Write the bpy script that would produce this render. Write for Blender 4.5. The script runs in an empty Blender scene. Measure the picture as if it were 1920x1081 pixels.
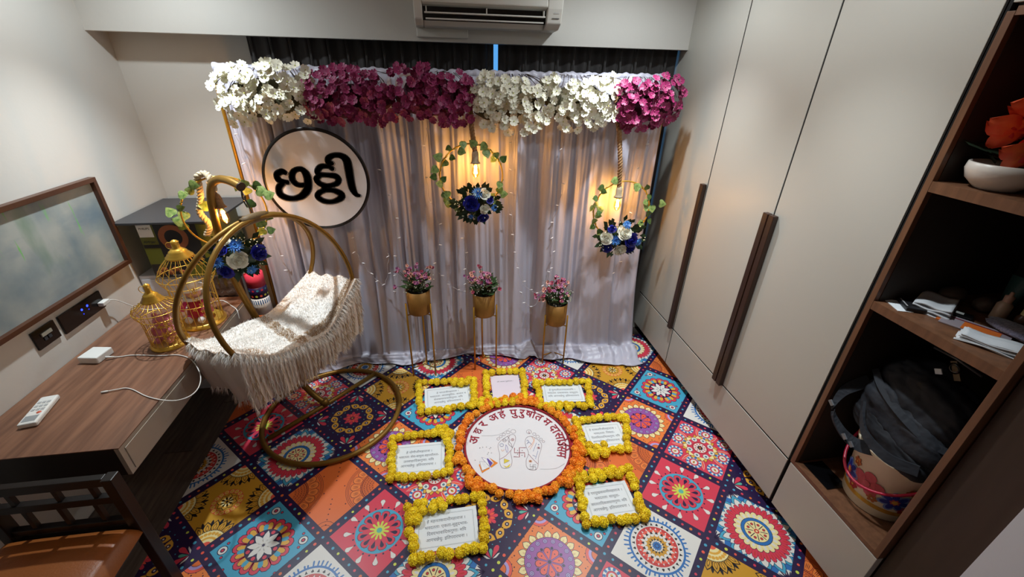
import bpy, bmesh, math, random
import numpy as np
from mathutils import Vector, Matrix
R = math.radians
rnd = random.Random(7)
scene = bpy.context.scene
COL = scene.collection

# ------------------------------------------------------------------ camera
def make_camera():
    f, pitch, yaw, roll = 782.17, R(27.843), R(9.296), R(1.444)
    cp, sp, cy, sy = math.cos(pitch), math.sin(pitch), math.cos(yaw), math.sin(yaw)
    fw = Vector((sy * cp, cy * cp, -sp)); r0 = Vector((cy, -sy, 0)); u0 = r0.cross(fw)
    cr, sr = math.cos(roll), math.sin(roll)
    rt = cr * r0 + sr * u0; up = -sr * r0 + cr * u0
    cam = bpy.data.cameras.new('camera'); cam.sensor_width = 36.0; cam.lens = f / 1920 * 36.0
    cam.clip_start = 0.02
    o = bpy.data.objects.new('camera', cam); COL.objects.link(o)
    m = Matrix((rt, up, -fw)).transposed().to_4x4(); m.translation = (0, 0, 2.0)
    o.matrix_world = m
    scene.camera = o
make_camera()

# ------------------------------------------------------------------ world and exposure
w = bpy.data.worlds.new('sky'); scene.world = w; w.use_nodes = True
bg = w.node_tree.nodes['Background']
bg.inputs[0].default_value = (0.16, 0.50, 0.92, 1); bg.inputs[1].default_value = 1.1
vs = scene.view_settings
vs.view_transform = 'Standard'; vs.look = 'None'; vs.gamma = 1.0; vs.use_curve_mapping = False
vs.exposure = 0.0
LED = (0.88, 0.96, 1.0)
CORE_W, SPILL_W, BULB_W = 122.0, 25.0, 6.8
LIGHTS = [(1.05, 2.25), (-1.28, 2.30), (1.05, 1.40), (-0.1, -0.6)]  # last entry is an added soft fill, out of view behind the camera
CEIL = 2.62

# ------------------------------------------------------------------ helpers
def lin(c):
    return tuple(((v / 255) / 12.92 if v / 255 <= 0.04045 else ((v / 255 + 0.055) / 1.055) ** 2.4) for v in c) + (1.0,)

MATS = {}
def mat(name, rgb, rough=0.5, metal=0.0, spec=0.5, var=0.0, vscale=8.0, bump=0.0, bscale=60.0, stretch=None,
        rgb2=None, trans=0.0, emit=None, estr=0.0, sheen=0.0, coat=0.0, alpha=1.0, sss=0.0):
    if name in MATS: return MATS[name]
    m = bpy.data.materials.new(name); m.use_nodes = True
    nt = m.node_tree; b = nt.nodes['Principled BSDF']
    b.inputs['Base Color'].default_value = lin(rgb)
    b.inputs['Roughness'].default_value = rough; b.inputs['Metallic'].default_value = metal
    b.inputs['Specular IOR Level'].default_value = spec
    if trans: b.inputs['Transmission Weight'].default_value = trans
    if sheen: b.inputs['Sheen Weight'].default_value = sheen
    if coat: b.inputs['Coat Weight'].default_value = coat
    if alpha < 1: b.inputs['Alpha'].default_value = alpha
    if emit:
        b.inputs['Emission Color'].default_value = lin(emit); b.inputs['Emission Strength'].default_value = estr
    if var or bump or rgb2:
        tc = nt.nodes.new('ShaderNodeTexCoord'); mp = nt.nodes.new('ShaderNodeMapping')
        nt.links.new(tc.outputs['Object'], mp.inputs[0])
        if stretch: mp.inputs['Scale'].default_value = stretch
        no = nt.nodes.new('ShaderNodeTexNoise'); no.inputs['Scale'].default_value = vscale
        no.inputs['Detail'].default_value = 5
        nt.links.new(mp.outputs[0], no.inputs['Vector'])
        if var or rgb2:
            cr = nt.nodes.new('ShaderNodeValToRGB')
            a = lin(rgb); c2 = lin(rgb2) if rgb2 else tuple(x * (1 - var) for x in a[:3]) + (1,)
            cr.color_ramp.elements[0].color = c2; cr.color_ramp.elements[0].position = 0.32
            cr.color_ramp.elements[1].color = a; cr.color_ramp.elements[1].position = 0.68
            nt.links.new(no.outputs['Fac'], cr.inputs[0]); nt.links.new(cr.outputs[0], b.inputs['Base Color'])
        if bump:
            n2 = nt.nodes.new('ShaderNodeTexNoise'); n2.inputs['Scale'].default_value = bscale
            nt.links.new(mp.outputs[0], n2.inputs['Vector'])
            bp = nt.nodes.new('ShaderNodeBump'); bp.inputs['Strength'].default_value = bump; bp.inputs['Distance'].default_value = 0.01
            nt.links.new(n2.outputs['Fac'], bp.inputs['Height']); nt.links.new(bp.outputs[0], b.inputs['Normal'])
    MATS[name] = m
    return m

def glassy(name, rgb, fac=0.8, rough=0.05):
    if name in MATS: return MATS[name]
    m = bpy.data.materials.new(name); m.use_nodes = True; nt = m.node_tree
    for n in list(nt.nodes): nt.nodes.remove(n)
    o = nt.nodes.new('ShaderNodeOutputMaterial'); mx = nt.nodes.new('ShaderNodeMixShader')
    t = nt.nodes.new('ShaderNodeBsdfTransparent'); g = nt.nodes.new('ShaderNodeBsdfGlossy')
    t.inputs[0].default_value = lin(rgb); g.inputs['Roughness'].default_value = rough
    mx.inputs[0].default_value = 1 - fac
    nt.links.new(t.outputs[0], mx.inputs[1]); nt.links.new(g.outputs[0], mx.inputs[2]); nt.links.new(mx.outputs[0], o.inputs[0])
    MATS[name] = m
    return m

class MB:
    def __init__(s): s.v = []; s.f = []; s.m = []; s.s = []
    def add(s, vs, fs, mi=0, sm=False):
        b = len(s.v); s.v += [tuple(p) for p in vs]
        for f in fs: s.f.append(tuple(b + i for i in f)); s.m.append(mi); s.s.append(sm)
        return s
    def box(s, lo, hi, mi=0, rot=None, piv=None):
        x0, y0, z0 = lo; x1, y1, z1 = hi
        vs = [Vector(p) for p in ((x0,y0,z0),(x1,y0,z0),(x1,y1,z0),(x0,y1,z0),(x0,y0,z1),(x1,y0,z1),(x1,y1,z1),(x0,y1,z1))]
        if rot is not None:
            c = Vector(piv) if piv is not None else (vs[0] + vs[6]) / 2
            vs = [c + rot @ (v - c) for v in vs]
        return s.add(vs, [(0,3,2,1),(4,5,6,7),(0,1,5,4),(1,2,6,5),(2,3,7,6),(3,0,4,7)], mi)
    def tube(s, path, r, n=8, mi=0, closed=False, cap=True, sm=True):
        P = [Vector(p) for p in path]; k = len(P)
        rs = r if isinstance(r, (list, tuple)) else [r] * k
        T = []
        for i in range(k):
            a = P[(i - 1) % k] if (closed or i > 0) else P[i]; b = P[(i + 1) % k] if (closed or i < k - 1) else P[i]
            t = (b - a); T.append(t.normalized() if t.length > 1e-9 else Vector((0, 0, 1)))
        up = Vector((0, 0, 1)) if abs(T[0].z) < 0.9 else Vector((1, 0, 0))
        N = T[0].cross(up).normalized(); vs = []
        for i in range(k):
            if i: N = (N - T[i] * N.dot(T[i])); N = N.normalized() if N.length > 1e-6 else T[i].orthogonal().normalized()
            B = T[i].cross(N)
            for j in range(n):
                a = 2 * math.pi * j / n; vs.append(P[i] + (N * math.cos(a) + B * math.sin(a)) * rs[i])
        fs = []
        for i in range(k if closed else k - 1):
            i2 = (i + 1) % k
            for j in range(n): fs.append((i*n + j, i*n + (j+1) % n, i2*n + (j+1) % n, i2*n + j))
        s.add(vs, fs, mi, sm)
        if cap and not closed:
            b = len(s.v) - k * n
            s.f.append(tuple(b + j for j in reversed(range(n)))); s.m.append(mi); s.s.append(False)
            s.f.append(tuple(b + (k-1)*n + j for j in range(n))); s.m.append(mi); s.s.append(False)
        return s
    def lathe(s, prof, c=(0, 0, 0), n=24, mi=0, M=None, sm=True, cap=True):
        vs = []; k = len(prof); c = Vector(c)
        for r, z in prof:
            for j in range(n):
                a = 2 * math.pi * j / n; p = Vector((r * math.cos(a), r * math.sin(a), z))
                if M is not None: p = M @ p
                vs.append(p + c)
        fs = [(i*n + j, i*n + (j+1) % n, (i+1)*n + (j+1) % n, (i+1)*n + j) for i in range(k-1) for j in range(n)]
        s.add(vs, fs, mi, sm)
        if cap:
            b = len(s.v) - k * n
            if prof[0][0] > 1e-5: s.f.append(tuple(b + j for j in reversed(range(n)))); s.m.append(mi); s.s.append(False)
            if prof[-1][0] > 1e-5: s.f.append(tuple(b + (k-1)*n + j for j in range(n))); s.m.append(mi); s.s.append(False)
        return s
    def ball(s, c, r, nu=12, nv=8, mi=0, M=None, sm=True, jit=0, rg=None):
        r = r if isinstance(r, (tuple, list)) else (r, r, r); vs = []; c = Vector(c)
        for i in range(nv + 1):
            th = math.pi * i / nv
            for j in range(nu):
                a = 2 * math.pi * j / nu
                k = 1 + ((rg or rnd).uniform(-jit, jit) if jit else 0)
                p = Vector((r[0]*math.sin(th)*math.cos(a)*k, r[1]*math.sin(th)*math.sin(a)*k, r[2]*math.cos(th)*k))
                if i in (0, nv): p = Vector((0, 0, r[2] * math.cos(th)))
                if M is not None: p = M @ p
                vs.append(p + c)
        fs = [(i*nu + j, (i+1)*nu + j, (i+1)*nu + (j+1) % nu, i*nu + (j+1) % nu) for i in range(nv) for j in range(nu)]
        return s.add(vs, fs, mi, sm)
    def grid(s, pts, nu, nv, mi=0, sm=True, fm=None):
        fs = [(i*nu + j, i*nu + j + 1, (i+1)*nu + j + 1, (i+1)*nu + j) for i in range(nv-1) for j in range(nu-1)]
        return s.add(pts, fs, mi, sm)
    def build(s, name, mats, parent=None, bevel=0):
        me = bpy.data.meshes.new(name); me.from_pydata(s.v, [], s.f)
        for m in (mats if isinstance(mats, (list, tuple)) else [mats]): me.materials.append(m)
        me.polygons.foreach_set('material_index', s.m); me.polygons.foreach_set('use_smooth', s.s)
        me.update()
        o = bpy.data.objects.new(name, me); COL.objects.link(o)
        if parent is not None: o.parent = parent
        if bevel:
            b = o.modifiers.new('bevel', 'BEVEL'); b.width = bevel; b.segments = 2; b.limit_method = 'ANGLE'
        return o

def tag(o, label=None, cat=None, group=None, kind=None):
    if label: o['label'] = label
    if cat: o['category'] = cat
    if group: o['group'] = group
    if kind: o['kind'] = kind
    return o
def thing(name, label, cat, loc=(0, 0, 0), rz=0, group=None):
    o = bpy.data.objects.new(name, None); COL.objects.link(o); o.empty_display_size = 0.05
    o.location = loc; o.rotation_euler = (0, 0, rz)
    return tag(o, label, cat, group)
def inst(name, mesh, parent, loc, rot=(0, 0, 0), sc=1.0):
    o = bpy.data.objects.new(name, mesh); COL.objects.link(o); o.parent = parent
    o.location = loc
    if isinstance(rot, Matrix): o.rotation_euler = rot.to_euler()
    else: o.rotation_euler = rot
    o.scale = (sc, sc, sc) if not isinstance(sc, (tuple, list)) else sc
    return o
def mesh_of(mb, name, mats):
    o = mb.build(name, mats); me = o.data; bpy.data.objects.remove(o); return me
def aim(d, spin=0.0):
    """rotation matrix whose local Z points along d"""
    d = Vector(d).normalized(); q = d.to_track_quat('Z', 'Y').to_matrix()
    return q @ Matrix.Rotation(spin, 3, 'Z')
def smooth_path(pts, k=6, closed=False):
    P = [Vector(p) for p in pts]; n = len(P); out = []
    for i in range(n if closed else n - 1):
        p0 = P[(i-1) % n] if (closed or i > 0) else P[i]; p1 = P[i]; p2 = P[(i+1) % n]; p3 = P[(i+2) % n] if (closed or i < n-2) else p2
        for j in range(k):
            t = j / k
            out.append(0.5 * ((2*p1) + (p2-p0)*t + (2*p0-5*p1+4*p2-p3)*t*t + (3*p1-p0-3*p2+p3)*t**3))
    if not closed: out.append(P[-1])
    return out
def circle(c, r, n=40, u=(1, 0, 0), v=(0, 0, 1)):
    c, u, v = Vector(c), Vector(u), Vector(v)
    return [c + u*r*math.cos(2*math.pi*i/n) + v*r*math.sin(2*math.pi*i/n) for i in range(n)]
def rope(mb, path, r, pitch, mi=0, strands=3, n=5):
    P = smooth_path(path, 1) if len(path) < 3 else [Vector(p) for p in path]
    # resample
    L = [0]
    for a, b in zip(P, P[1:]): L.append(L[-1] + (b - a).length)
    k = max(8, int(L[-1] / pitch * 10)); Q = []
    j = 0
    for i in range(k + 1):
        t = L[-1] * i / k
        while j < len(L) - 2 and L[j+1] < t: j += 1
        Q.append(P[j].lerp(P[j+1], (t - L[j]) / max(1e-9, L[j+1] - L[j])))
    T = [(Q[min(i+1, k)] - Q[max(i-1, 0)]).normalized() for i in range(k + 1)]
    N = T[0].orthogonal().normalized(); Ns = []
    for t in T: N = (N - t*N.dot(t)).normalized(); Ns.append(N)
    for s in range(strands):
        pa = []
        for i in range(k + 1):
            a = 2*math.pi*(s/strands + L[-1]*i/k/pitch); pa.append(Q[i] + (Ns[i]*math.cos(a) + T[i].cross(Ns[i])*math.sin(a)) * r * 0.5)
        mb.tube(pa, r * 0.56, n, mi)
def text_mesh(body, size, align='CENTER', offset=0.0):
    c = bpy.data.curves.new('t', 'FONT'); c.body = body; c.size = size; c.align_x = align; c.align_y = 'CENTER'; c.offset = offset
    c.resolution_u = 3
    o = bpy.data.objects.new('t', c); COL.objects.link(o)
    dg = bpy.context.evaluated_depsgraph_get(); dg.update()
    me = bpy.data.meshes.new_from_object(o.evaluated_get(dg))
    vs = [v.co.copy() for v in me.vertices]; fs = [tuple(p.vertices) for p in me.polygons]
    bpy.data.objects.remove(o); bpy.data.curves.remove(c); bpy.data.meshes.remove(me)
    return vs, fs
def stroke(mb, pts, z, mi=0, extra=0.0, frame=None, seg=4, n=10):
    """flat brush stroke: pts = (x, y, width); frame maps (x, y, z) to 3D"""
    P = smooth_path([(x, y, w) for x, y, w in pts], seg); fr = frame or (lambda x, y, z: (x, y, z))
    prev = None
    for i, p in enumerate(P):
        h = (p.z + extra) / 2
        t = (P[min(i+1, len(P)-1)] - P[max(i-1, 0)]); t.z = 0
        t = t.normalized() if t.length > 1e-9 else Vector((1, 0, 0)); nn = Vector((-t.y, t.x, 0))
        a, b = p + nn*h, p - nn*h
        if prev: mb.add([fr(q.x, q.y, z) for q in (prev[0], prev[1], b, a)], [(0, 1, 2, 3)], mi)
        prev = (a, b)
        if i in (0, len(P) - 1) or extra or h > 0.006:
            mb.add([fr(p.x + h*math.cos(2*math.pi*j/n), p.y + h*math.sin(2*math.pi*j/n), z) for j in range(n)], [tuple(range(n))], mi)

# ------------------------------------------------------------------ shared materials
WALL = mat('wall_paint', (205, 202, 195), 0.75, bump=0.05, bscale=40)
WALLDIM = mat('wall_paint_cool', (226, 231, 240), 0.6)
LAM = mat('cream_laminate', (184, 181, 172), 0.42, spec=0.4)
BROWN = mat('walnut_edge', (118, 80, 56), 0.42, var=0.35, vscale=6, stretch=(8, 8, 0.6))
HANDLE = mat('dark_walnut_handle', (58, 36, 26), 0.35, var=0.3, vscale=6, stretch=(10, 10, 0.5))
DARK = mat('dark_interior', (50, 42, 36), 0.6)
GAPB = mat('shadow_gap', (14, 12, 11), 0.9)
DESKTOP = mat('desk_walnut', (138, 98, 74), 0.42, rgb2=(104, 70, 52), vscale=5, stretch=(9, 0.7, 4), bump=0.03, bscale=30)
GOLD = mat('brushed_gold', (160, 120, 45), 0.42, metal=0.75, var=0.15, vscale=30)
GOLDY = mat('gold_paint', (176, 128, 40), 0.38, metal=0.7)
GOLDB = mat('bright_gold', (224, 178, 72), 0.32, metal=0.6)
WHITEP = mat('white_plastic', (225, 225, 220), 0.35)
BLACKP = mat('black_gloss', (12, 12, 14), 0.15)
PAPER = mat('white_paper', (226, 232, 236), 0.7)
INK = mat('print_ink', (45, 45, 50), 0.8)

# ------------------------------------------------------------------ room shell
def struct(name, lo, hi, m, parent=None):
    o = MB().box(lo, hi).build(name, m, parent)
    return tag(o, kind='structure') if parent is None else o
FLOORM = mat('dark_floor_vinyl', (50, 42, 38), 0.5)
fl = struct('floor', (-1.95, -1.8, -0.06), (2.3, 3.2, -0.004), GAPB)
pl = [mesh_of(MB().box((-0.072, -0.598, -0.0035), (0.072, 0.598, 0)), 'plank_%d' % i,
      mat('floor_plank_%d' % i, c, 0.45, rgb2=c2, vscale=7, stretch=(7, 0.8, 1), bump=0.05))
      for i, (c, c2) in enumerate((((104, 92, 82), (74, 64, 56)), ((92, 80, 72), (66, 57, 50)), ((114, 100, 88), (82, 70, 62))))]
k = 0
for i in range(13):
    for j in range(4):
        k += 1
        inst('plank', pl[(i * 7 + j * 5) % 3], fl, (-1.75 + i * 0.145, -1.05 + j * 1.2 + (i % 3) * 0.4 - 0.4, 0))
o = MB().box((0.1, -1.75, -0.0038), (2.25, 3.0, -0.001)).build('subfloor', FLOORM, fl)
struct('wall_left', (-1.926, -1.8, -0.06), (-1.826, 3.2, CEIL), WALL)
wb = MB().box((-1.826, 3.03, 0), (-1.08, 3.13, CEIL)).box((1.52, 3.03, 0), (2.25, 3.13, CEIL)).box((-1.08, 3.03, 0), (1.52, 3.13, 0.8)).box((-1.08, 3.03, 2.32), (1.52, 3.13, CEIL))
tag(wb.build('wall_back', WALL), kind='structure')
struct('wall_front', (-1.95, -1.9, 0), (2.3, -1.8, CEIL), WALL)
struct('wall_right', (2.19, -1.8, 0), (2.29, 3.2, CEIL), WALL)
struct('ceiling', (-1.95, -1.9, CEIL), (2.3, 3.2, CEIL + 0.1), mat('ceiling_paint', (215, 213, 208), 0.8))
struct('trim_1', (-1.826, 2.862, 2.125), (1.58, 2.945, CEIL), WALL)           # beam above the window
wn = MB()
for x0, x1 in ((-1.08, -1.03), (0.2, 0.25), (1.47, 1.52)): wn.box((x0, 3.06, 0.8), (x1, 3.10, 2.32))
wn.box((-1.03, 3.06, 0.8), (1.47, 3.10, 0.85)).box((-1.03, 3.06, 2.27), (1.47, 3.10, 2.32))
wo = tag(wn.build('window_1', WHITEP), kind='structure')
for x0, x1 in ((-1.03, 0.2), (0.25, 1.47)): MB().box((x0, 3.075, 0.85), (x1, 3.081, 2.27)).build('pane', glassy('window_glass', (235, 245, 255), 0.92), wo)
# doorway zone right of the shelf unit
struct('trim_2', (1.60, 0.535, 0.0), (2.19, 0.702, CEIL), mat('door_jamb_brown', (62, 48, 40), 0.5, var=0.2, vscale=5, stretch=(6, 6, .6)))
struct('door_1', (1.585, -0.45, 0.01), (1.625, 0.53, 2.1), WALLDIM)
struct('trim_3', (1.60, -1.8, 0), (2.19, -0.452, CEIL), WALL)
struct('trim_4', (1.60, -0.452, 2.11), (2.19, 0.535, CEIL), WALL)

# ------------------------------------------------------------------ ceiling downlights
def downlight(x, y, label, core=True, f=1.0):
    t = thing('ceiling_downlight', label, 'light', (x, y, CEIL), group='recessed ceiling downlights')
    MB().lathe([(0.045, -0.002), (0.06, -0.008), (0.072, -0.006), (0.074, 0.0)], n=28, cap=False).build('trim_ring', WHITEP, t)
    MB().lathe([(0.0, -0.003), (0.045, -0.003)], n=24, cap=False).build('lens', mat('led_lens', (255, 255, 255), 0.4, emit=(240, 247, 255), estr=3.0), t)
    for nm, e, ang, bl in (('beam', CORE_W * f, 2 * 44, 1.0), ('spill', SPILL_W * f, 172, 0.6)):
        l = bpy.data.lights.new(nm, 'SPOT'); l.energy = e; l.color = LED; l.spot_size = R(ang); l.spot_blend = bl; l.shadow_soft_size = 0.028
        lo = bpy.data.objects.new(nm, l); COL.objects.link(lo); lo.parent = t; lo.location = (0, 0, -0.015)
for (x, y), lb, f in zip(LIGHTS, ('ceiling downlight above the wardrobe end of the flower backdrop', 'ceiling downlight above the swing cradle',
                  'ceiling downlight above the wardrobe double doors', 'added weak fill downlight on the ceiling behind the camera'), (0.9, 1.08, 0.65, 0.08)):
    downlight(x, y, lb, f=f)

# ------------------------------------------------------------------ wardrobe (face at x = 1.567)
XF = 1.567
G1, G2, G3, G0 = 2.322, 1.747, 1.175, 2.90
def wardrobe(name, label, y0, y1, doors, group='built in cream wardrobe units'):
    t = thing(name, label, 'wardrobe', (XF, y0, 0), group=group)
    d = y1 - y0
    b = MB().box((0.022, 0.003, 0.06), (0.6, d - 0.003, 2.6)).box((0.07, 0.003, 0), (0.6, d - 0.003, 0.06), 1)
    b.build('body', [GAPB, DARK], t)
    MB().box((0, 0.0045, 0.06), (0.02, d - 0.0045, 0.352)).build('drawer_front', LAM, t, bevel=0.0015)
    sm = MB().box((.003, .004, .3515), (.021, d - .004, .363))
    for yy in {a for a, c, h_ in doors} | {c for a, c, h_ in doors}: sm.box((.003, max(yy - y0 - .0048, .0003), .06 if yy in (y0, y1) else .36), (.021, min(yy - y0 + .0048, d - .0003), 2.6))
    sm.build('shadow_seam', GAPB, t)  # near-black filler painted in as the shade inside the door gaps
    for a, c, hs in doors:
        o = MB().box((0, a - y0 + 0.0045, 0.3625), (0.02, c - y0 - 0.0045, 2.6)).build('door', LAM, t, bevel=0.0015)
        h = MB()
        hy = (c - y0 - 0.0035) if hs > 0 else (a - y0 + 0.0035)
        h.box((-0.030, min(hy, hy - hs*0.034), 0.358), (-0.002, max(hy, hy - hs*0.034), 1.40))
        h.build('handle', HANDLE, o, bevel=0.003)
    return t
wardrobe('wardrobe', 'cream single door wardrobe with one long dark handle beside the window', G1, G0, [(G1, G0, -1)])
wardrobe('wardrobe', 'cream double door wardrobe with paired long dark walnut handles', G3, G1, [(G2, G1, -1), (G3, G2, 1)])
o = MB().box((XF + 0.004, G0, 0.0), (2.18, 3.03, 2.62)).build('trim_5', LAM); tag(o, kind='structure')

S1, S2, S3 = 1.704, 1.256, 0.379
Y0, Y1 = 0.707, 1.165
t = thing('open_shelf_unit', 'brown open shelf unit with dark interior at end of the wardrobe', 'shelf', (XF, Y0, 0))
d = Y1 - Y0
for a, b in ((0, 0.021), (d - 0.021, d)): MB().box((0, a, 0.36), (0.6, b, 2.17)).build('side_panel', [BROWN], t, bevel=0.001)
for z, th in ((S1, 0.034), (S2, 0.034), (S3, 0.02), (2.161 + 0.02, 0.022)):
    MB().box((0.001, 0.021, z - th), (0.585, d - 0.021, z)).build('shelf_board', BROWN, t)
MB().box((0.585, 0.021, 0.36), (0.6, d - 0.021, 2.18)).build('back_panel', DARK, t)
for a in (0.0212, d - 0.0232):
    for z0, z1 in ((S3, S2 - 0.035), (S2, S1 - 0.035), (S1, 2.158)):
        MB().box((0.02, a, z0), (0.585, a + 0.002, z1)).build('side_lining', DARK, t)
MB().box((0, 0.0, 0.06), (0.03, d - 0.004, 0.356)).build('drawer_front', LAM, t, bevel=0.0015)
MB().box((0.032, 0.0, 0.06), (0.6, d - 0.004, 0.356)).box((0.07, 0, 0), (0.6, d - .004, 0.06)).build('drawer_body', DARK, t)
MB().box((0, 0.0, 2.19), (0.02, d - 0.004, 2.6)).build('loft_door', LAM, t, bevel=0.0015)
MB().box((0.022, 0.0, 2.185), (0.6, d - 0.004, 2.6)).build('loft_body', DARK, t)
MB().box((0.006, d + 0.0, 0.36), (0.02, d + 0.009, 2.6)).build('shadow_strip', GAPB, t)  # dark strip stands in for the shade between door and shelf unit

# ------------------------------------------------------------------ printed mat
DX, DY, TX0, TY0 = 0.262, 0.2575, 0.38, 1.06
PAL = dict(navy=(40, 24, 66), pink=(214, 62, 84), orange=(222, 110, 52), org2=(232, 128, 62), red=(200, 58, 58), sky=(72, 164, 196), blue=(46, 112, 180),
           white=(224, 222, 216), cream=(238, 222, 160), ochre=(206, 152, 44), gold=(224, 168, 62), purple=(150, 84, 160), lav=(180, 160, 214),
           teal=(96, 180, 160), lime=(206, 216, 84), black=(22, 18, 30), coral=(232, 92, 72), brown=(74, 22, 40), tan=(224, 196, 140))
PN = list(PAL); PMATS = [mat('print_' + k, PAL[k], 0.36, spec=0.4) for k in PN]; PI = {k: i for i, k in enumerate(PN)}
HS = 0.1625                                     # half side of a tile picture
ZL = 0.00007
class Tile:
    def __init__(s, k=1.0): s.mb = MB(); s.k = k
    def P(s, pts, col, lay):
        k = math.sqrt(0.5); out = []
        for p, q in pts:
            p = max(-HS, min(HS, p)); q = max(-HS, min(HS, q))
            out.append(((p + q) * k * DX / 0.2616, (q - p) * k * DY / 0.2616, 0.0042 + lay * ZL))
        s.mb.add(out, [tuple(range(len(out)))], PI[col])
    def F(s, pts, col, lay):      # unclamped (for the dotted strip)
        k = math.sqrt(0.5)
        out = [((p + q) * k * DX / 0.2616, (q - p) * k * DY / 0.2616, 0.0042 + lay * ZL) for p, q in pts]
        s.mb.add(out, [tuple(range(len(out)))], PI[col])
    def sq(s, col): s.P([(-HS, -HS), (HS, -HS), (HS, HS), (-HS, HS)], col, 1)
    def disc(s, x, y, r, col, lay, n=0, sx=1, a=0):
        if x == 0 and y == 0: r *= s.k
        n = n or (28 if r > 0.03 else 12 if r > .009 else 8); ca, sa = math.cos(a), math.sin(a)
        s.P([(x + r*sx*math.cos(t)*ca - r*math.sin(t)*sa, y + r*sx*math.cos(t)*sa + r*math.sin(t)*ca) for t in [2*math.pi*i/n for i in range(n)]], col, lay)
    def band(s, x, y, r0, r1, col, lay, a0=0, a1=2*math.pi, n=28):
        if x == 0 and y == 0: r0 *= s.k; r1 *= s.k
        for i in range(n):
            t0, t1 = a0 + (a1-a0)*i/n, a0 + (a1-a0)*(i+1)/n
            s.P([(x + r*math.cos(t), y + r*math.sin(t)) for r, t in ((r0, t0), (r1, t0), (r1, t1), (r0, t1))], col, lay)
    def petal(s, x, y, a, r0, r1, w, col, lay, kind='leaf'):
        if x == 0 and y == 0: r0 *= s.k; r1 *= s.k; w *= s.k
        L = r1 - r0
        sh = {'leaf': [(0, 0), (.25, .8), (.5, 1), (.75, .7), (1, 0)], 'drop': [(0, 0), (.35, .5), (.7, 1), (.92, .7), (1, 0)],
              'round': [(0, .45), (.3, .8), (.7, 1), (.92, .65), (1, 0)], 'tri': [(0, 1), (1, 0)], 'rev': [(0, 0), (.08, .7), (.3, 1), (.65, .5), (1, 0)],
              'bar': [(0, .8), (.85, 1), (1, .3)]}[kind]
        pts = [(r0 + t*L, w*h) for t, h in sh] + [(r0 + t*L, -w*h) for t, h in reversed(sh) if h > 0]
        ca, sa = math.cos(a), math.sin(a)
        s.P([(x + u*ca - v*sa, y + u*sa + v*ca) for u, v in pts], col, lay)
    def ring(s, n, r0, r1, w, col, lay, kind='leaf', ph=0.0, x=0, y=0, out=None, o=0.0022):
        for i in range(n):
            a = 2*math.pi*(i + ph)/n
            if out: s.petal(x, y, a, r0 - o, r1 + o*1.3, w + o, out, lay, kind)
            s.petal(x, y, a, r0, r1, w, col, lay + 1, kind)
    def dots(s, n, r, rad, col, lay, ph=0.0, x=0, y=0):
        if x == 0 and y == 0: r *= s.k; rad *= s.k
        for i in range(n):
            a = 2*math.pi*(i + ph)/n; s.disc(x + r*math.cos(a), y + r*math.sin(a), rad, col, lay)
    def strip(s, seed):
        rg = random.Random(seed); cs = ['pink', 'sky', 'lime', 'coral', 'sky', 'pink', 'orange']
        e = HS + 0.0225; n = 9
        for side in (0, 1):
            for i in range(n):
                u = -HS - 0.0 + (2*HS + 0.045) * (i + 0.5) / n; c = cs[(i + side*3 + seed) % 7]; r = rg.uniform(.006, .0078)
                p, q = (e, u) if side == 0 else (u, e)
                if side == 1 and i == n - 1: continue
                s.F([(p + r*math.cos(2*math.pi*k/9), q + r*math.sin(2*math.pi*k/9)) for k in range(9)], c, 1)
CN = [(1, 1), (-1, 1), (-1, -1), (1, -1)]
def t_purple():
    t = Tile(1.22); t.sq('org2')
    for i, (a, b) in enumerate(CN):
        for r, c, l in ((.058, 'navy', 2), (.056, 'coral', 3), (.043, 'lav', 4), (.030, 'navy', 5), (.028, 'orange', 6)): t.disc(a*HS, b*HS, r, c, l, 20)
    t.dots(36, .142, .002, 'brown', 2); t.dots(20, .134, .003, 'brown', 2, .5)
    t.ring(20, .088, .122, .0135, 'cream', 3, 'leaf', out='navy'); t.ring(20, .094, .108, .004, 'tan', 5, 'leaf')
    t.disc(0, 0, .096, 'navy', 6); t.disc(0, 0, .094, 'purple', 7)
    t.dots(16, .080, .0095, 'navy', 8); t.dots(16, .080, .0078, 'lav', 9); t.dots(16, .080, .005, 'navy', 10); t.dots(16, .08, .003, 'lav', 11)
    t.ring(8, .046, .060, .006, 'navy', 8, 'leaf', .5)
    t.ring(8, .008, .054, .0125, 'coral', 9, 'drop', out='navy'); t.dots(8, .036, .0026, 'navy', 12); t.disc(0, 0, .007, 'navy', 12)
    return t
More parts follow.
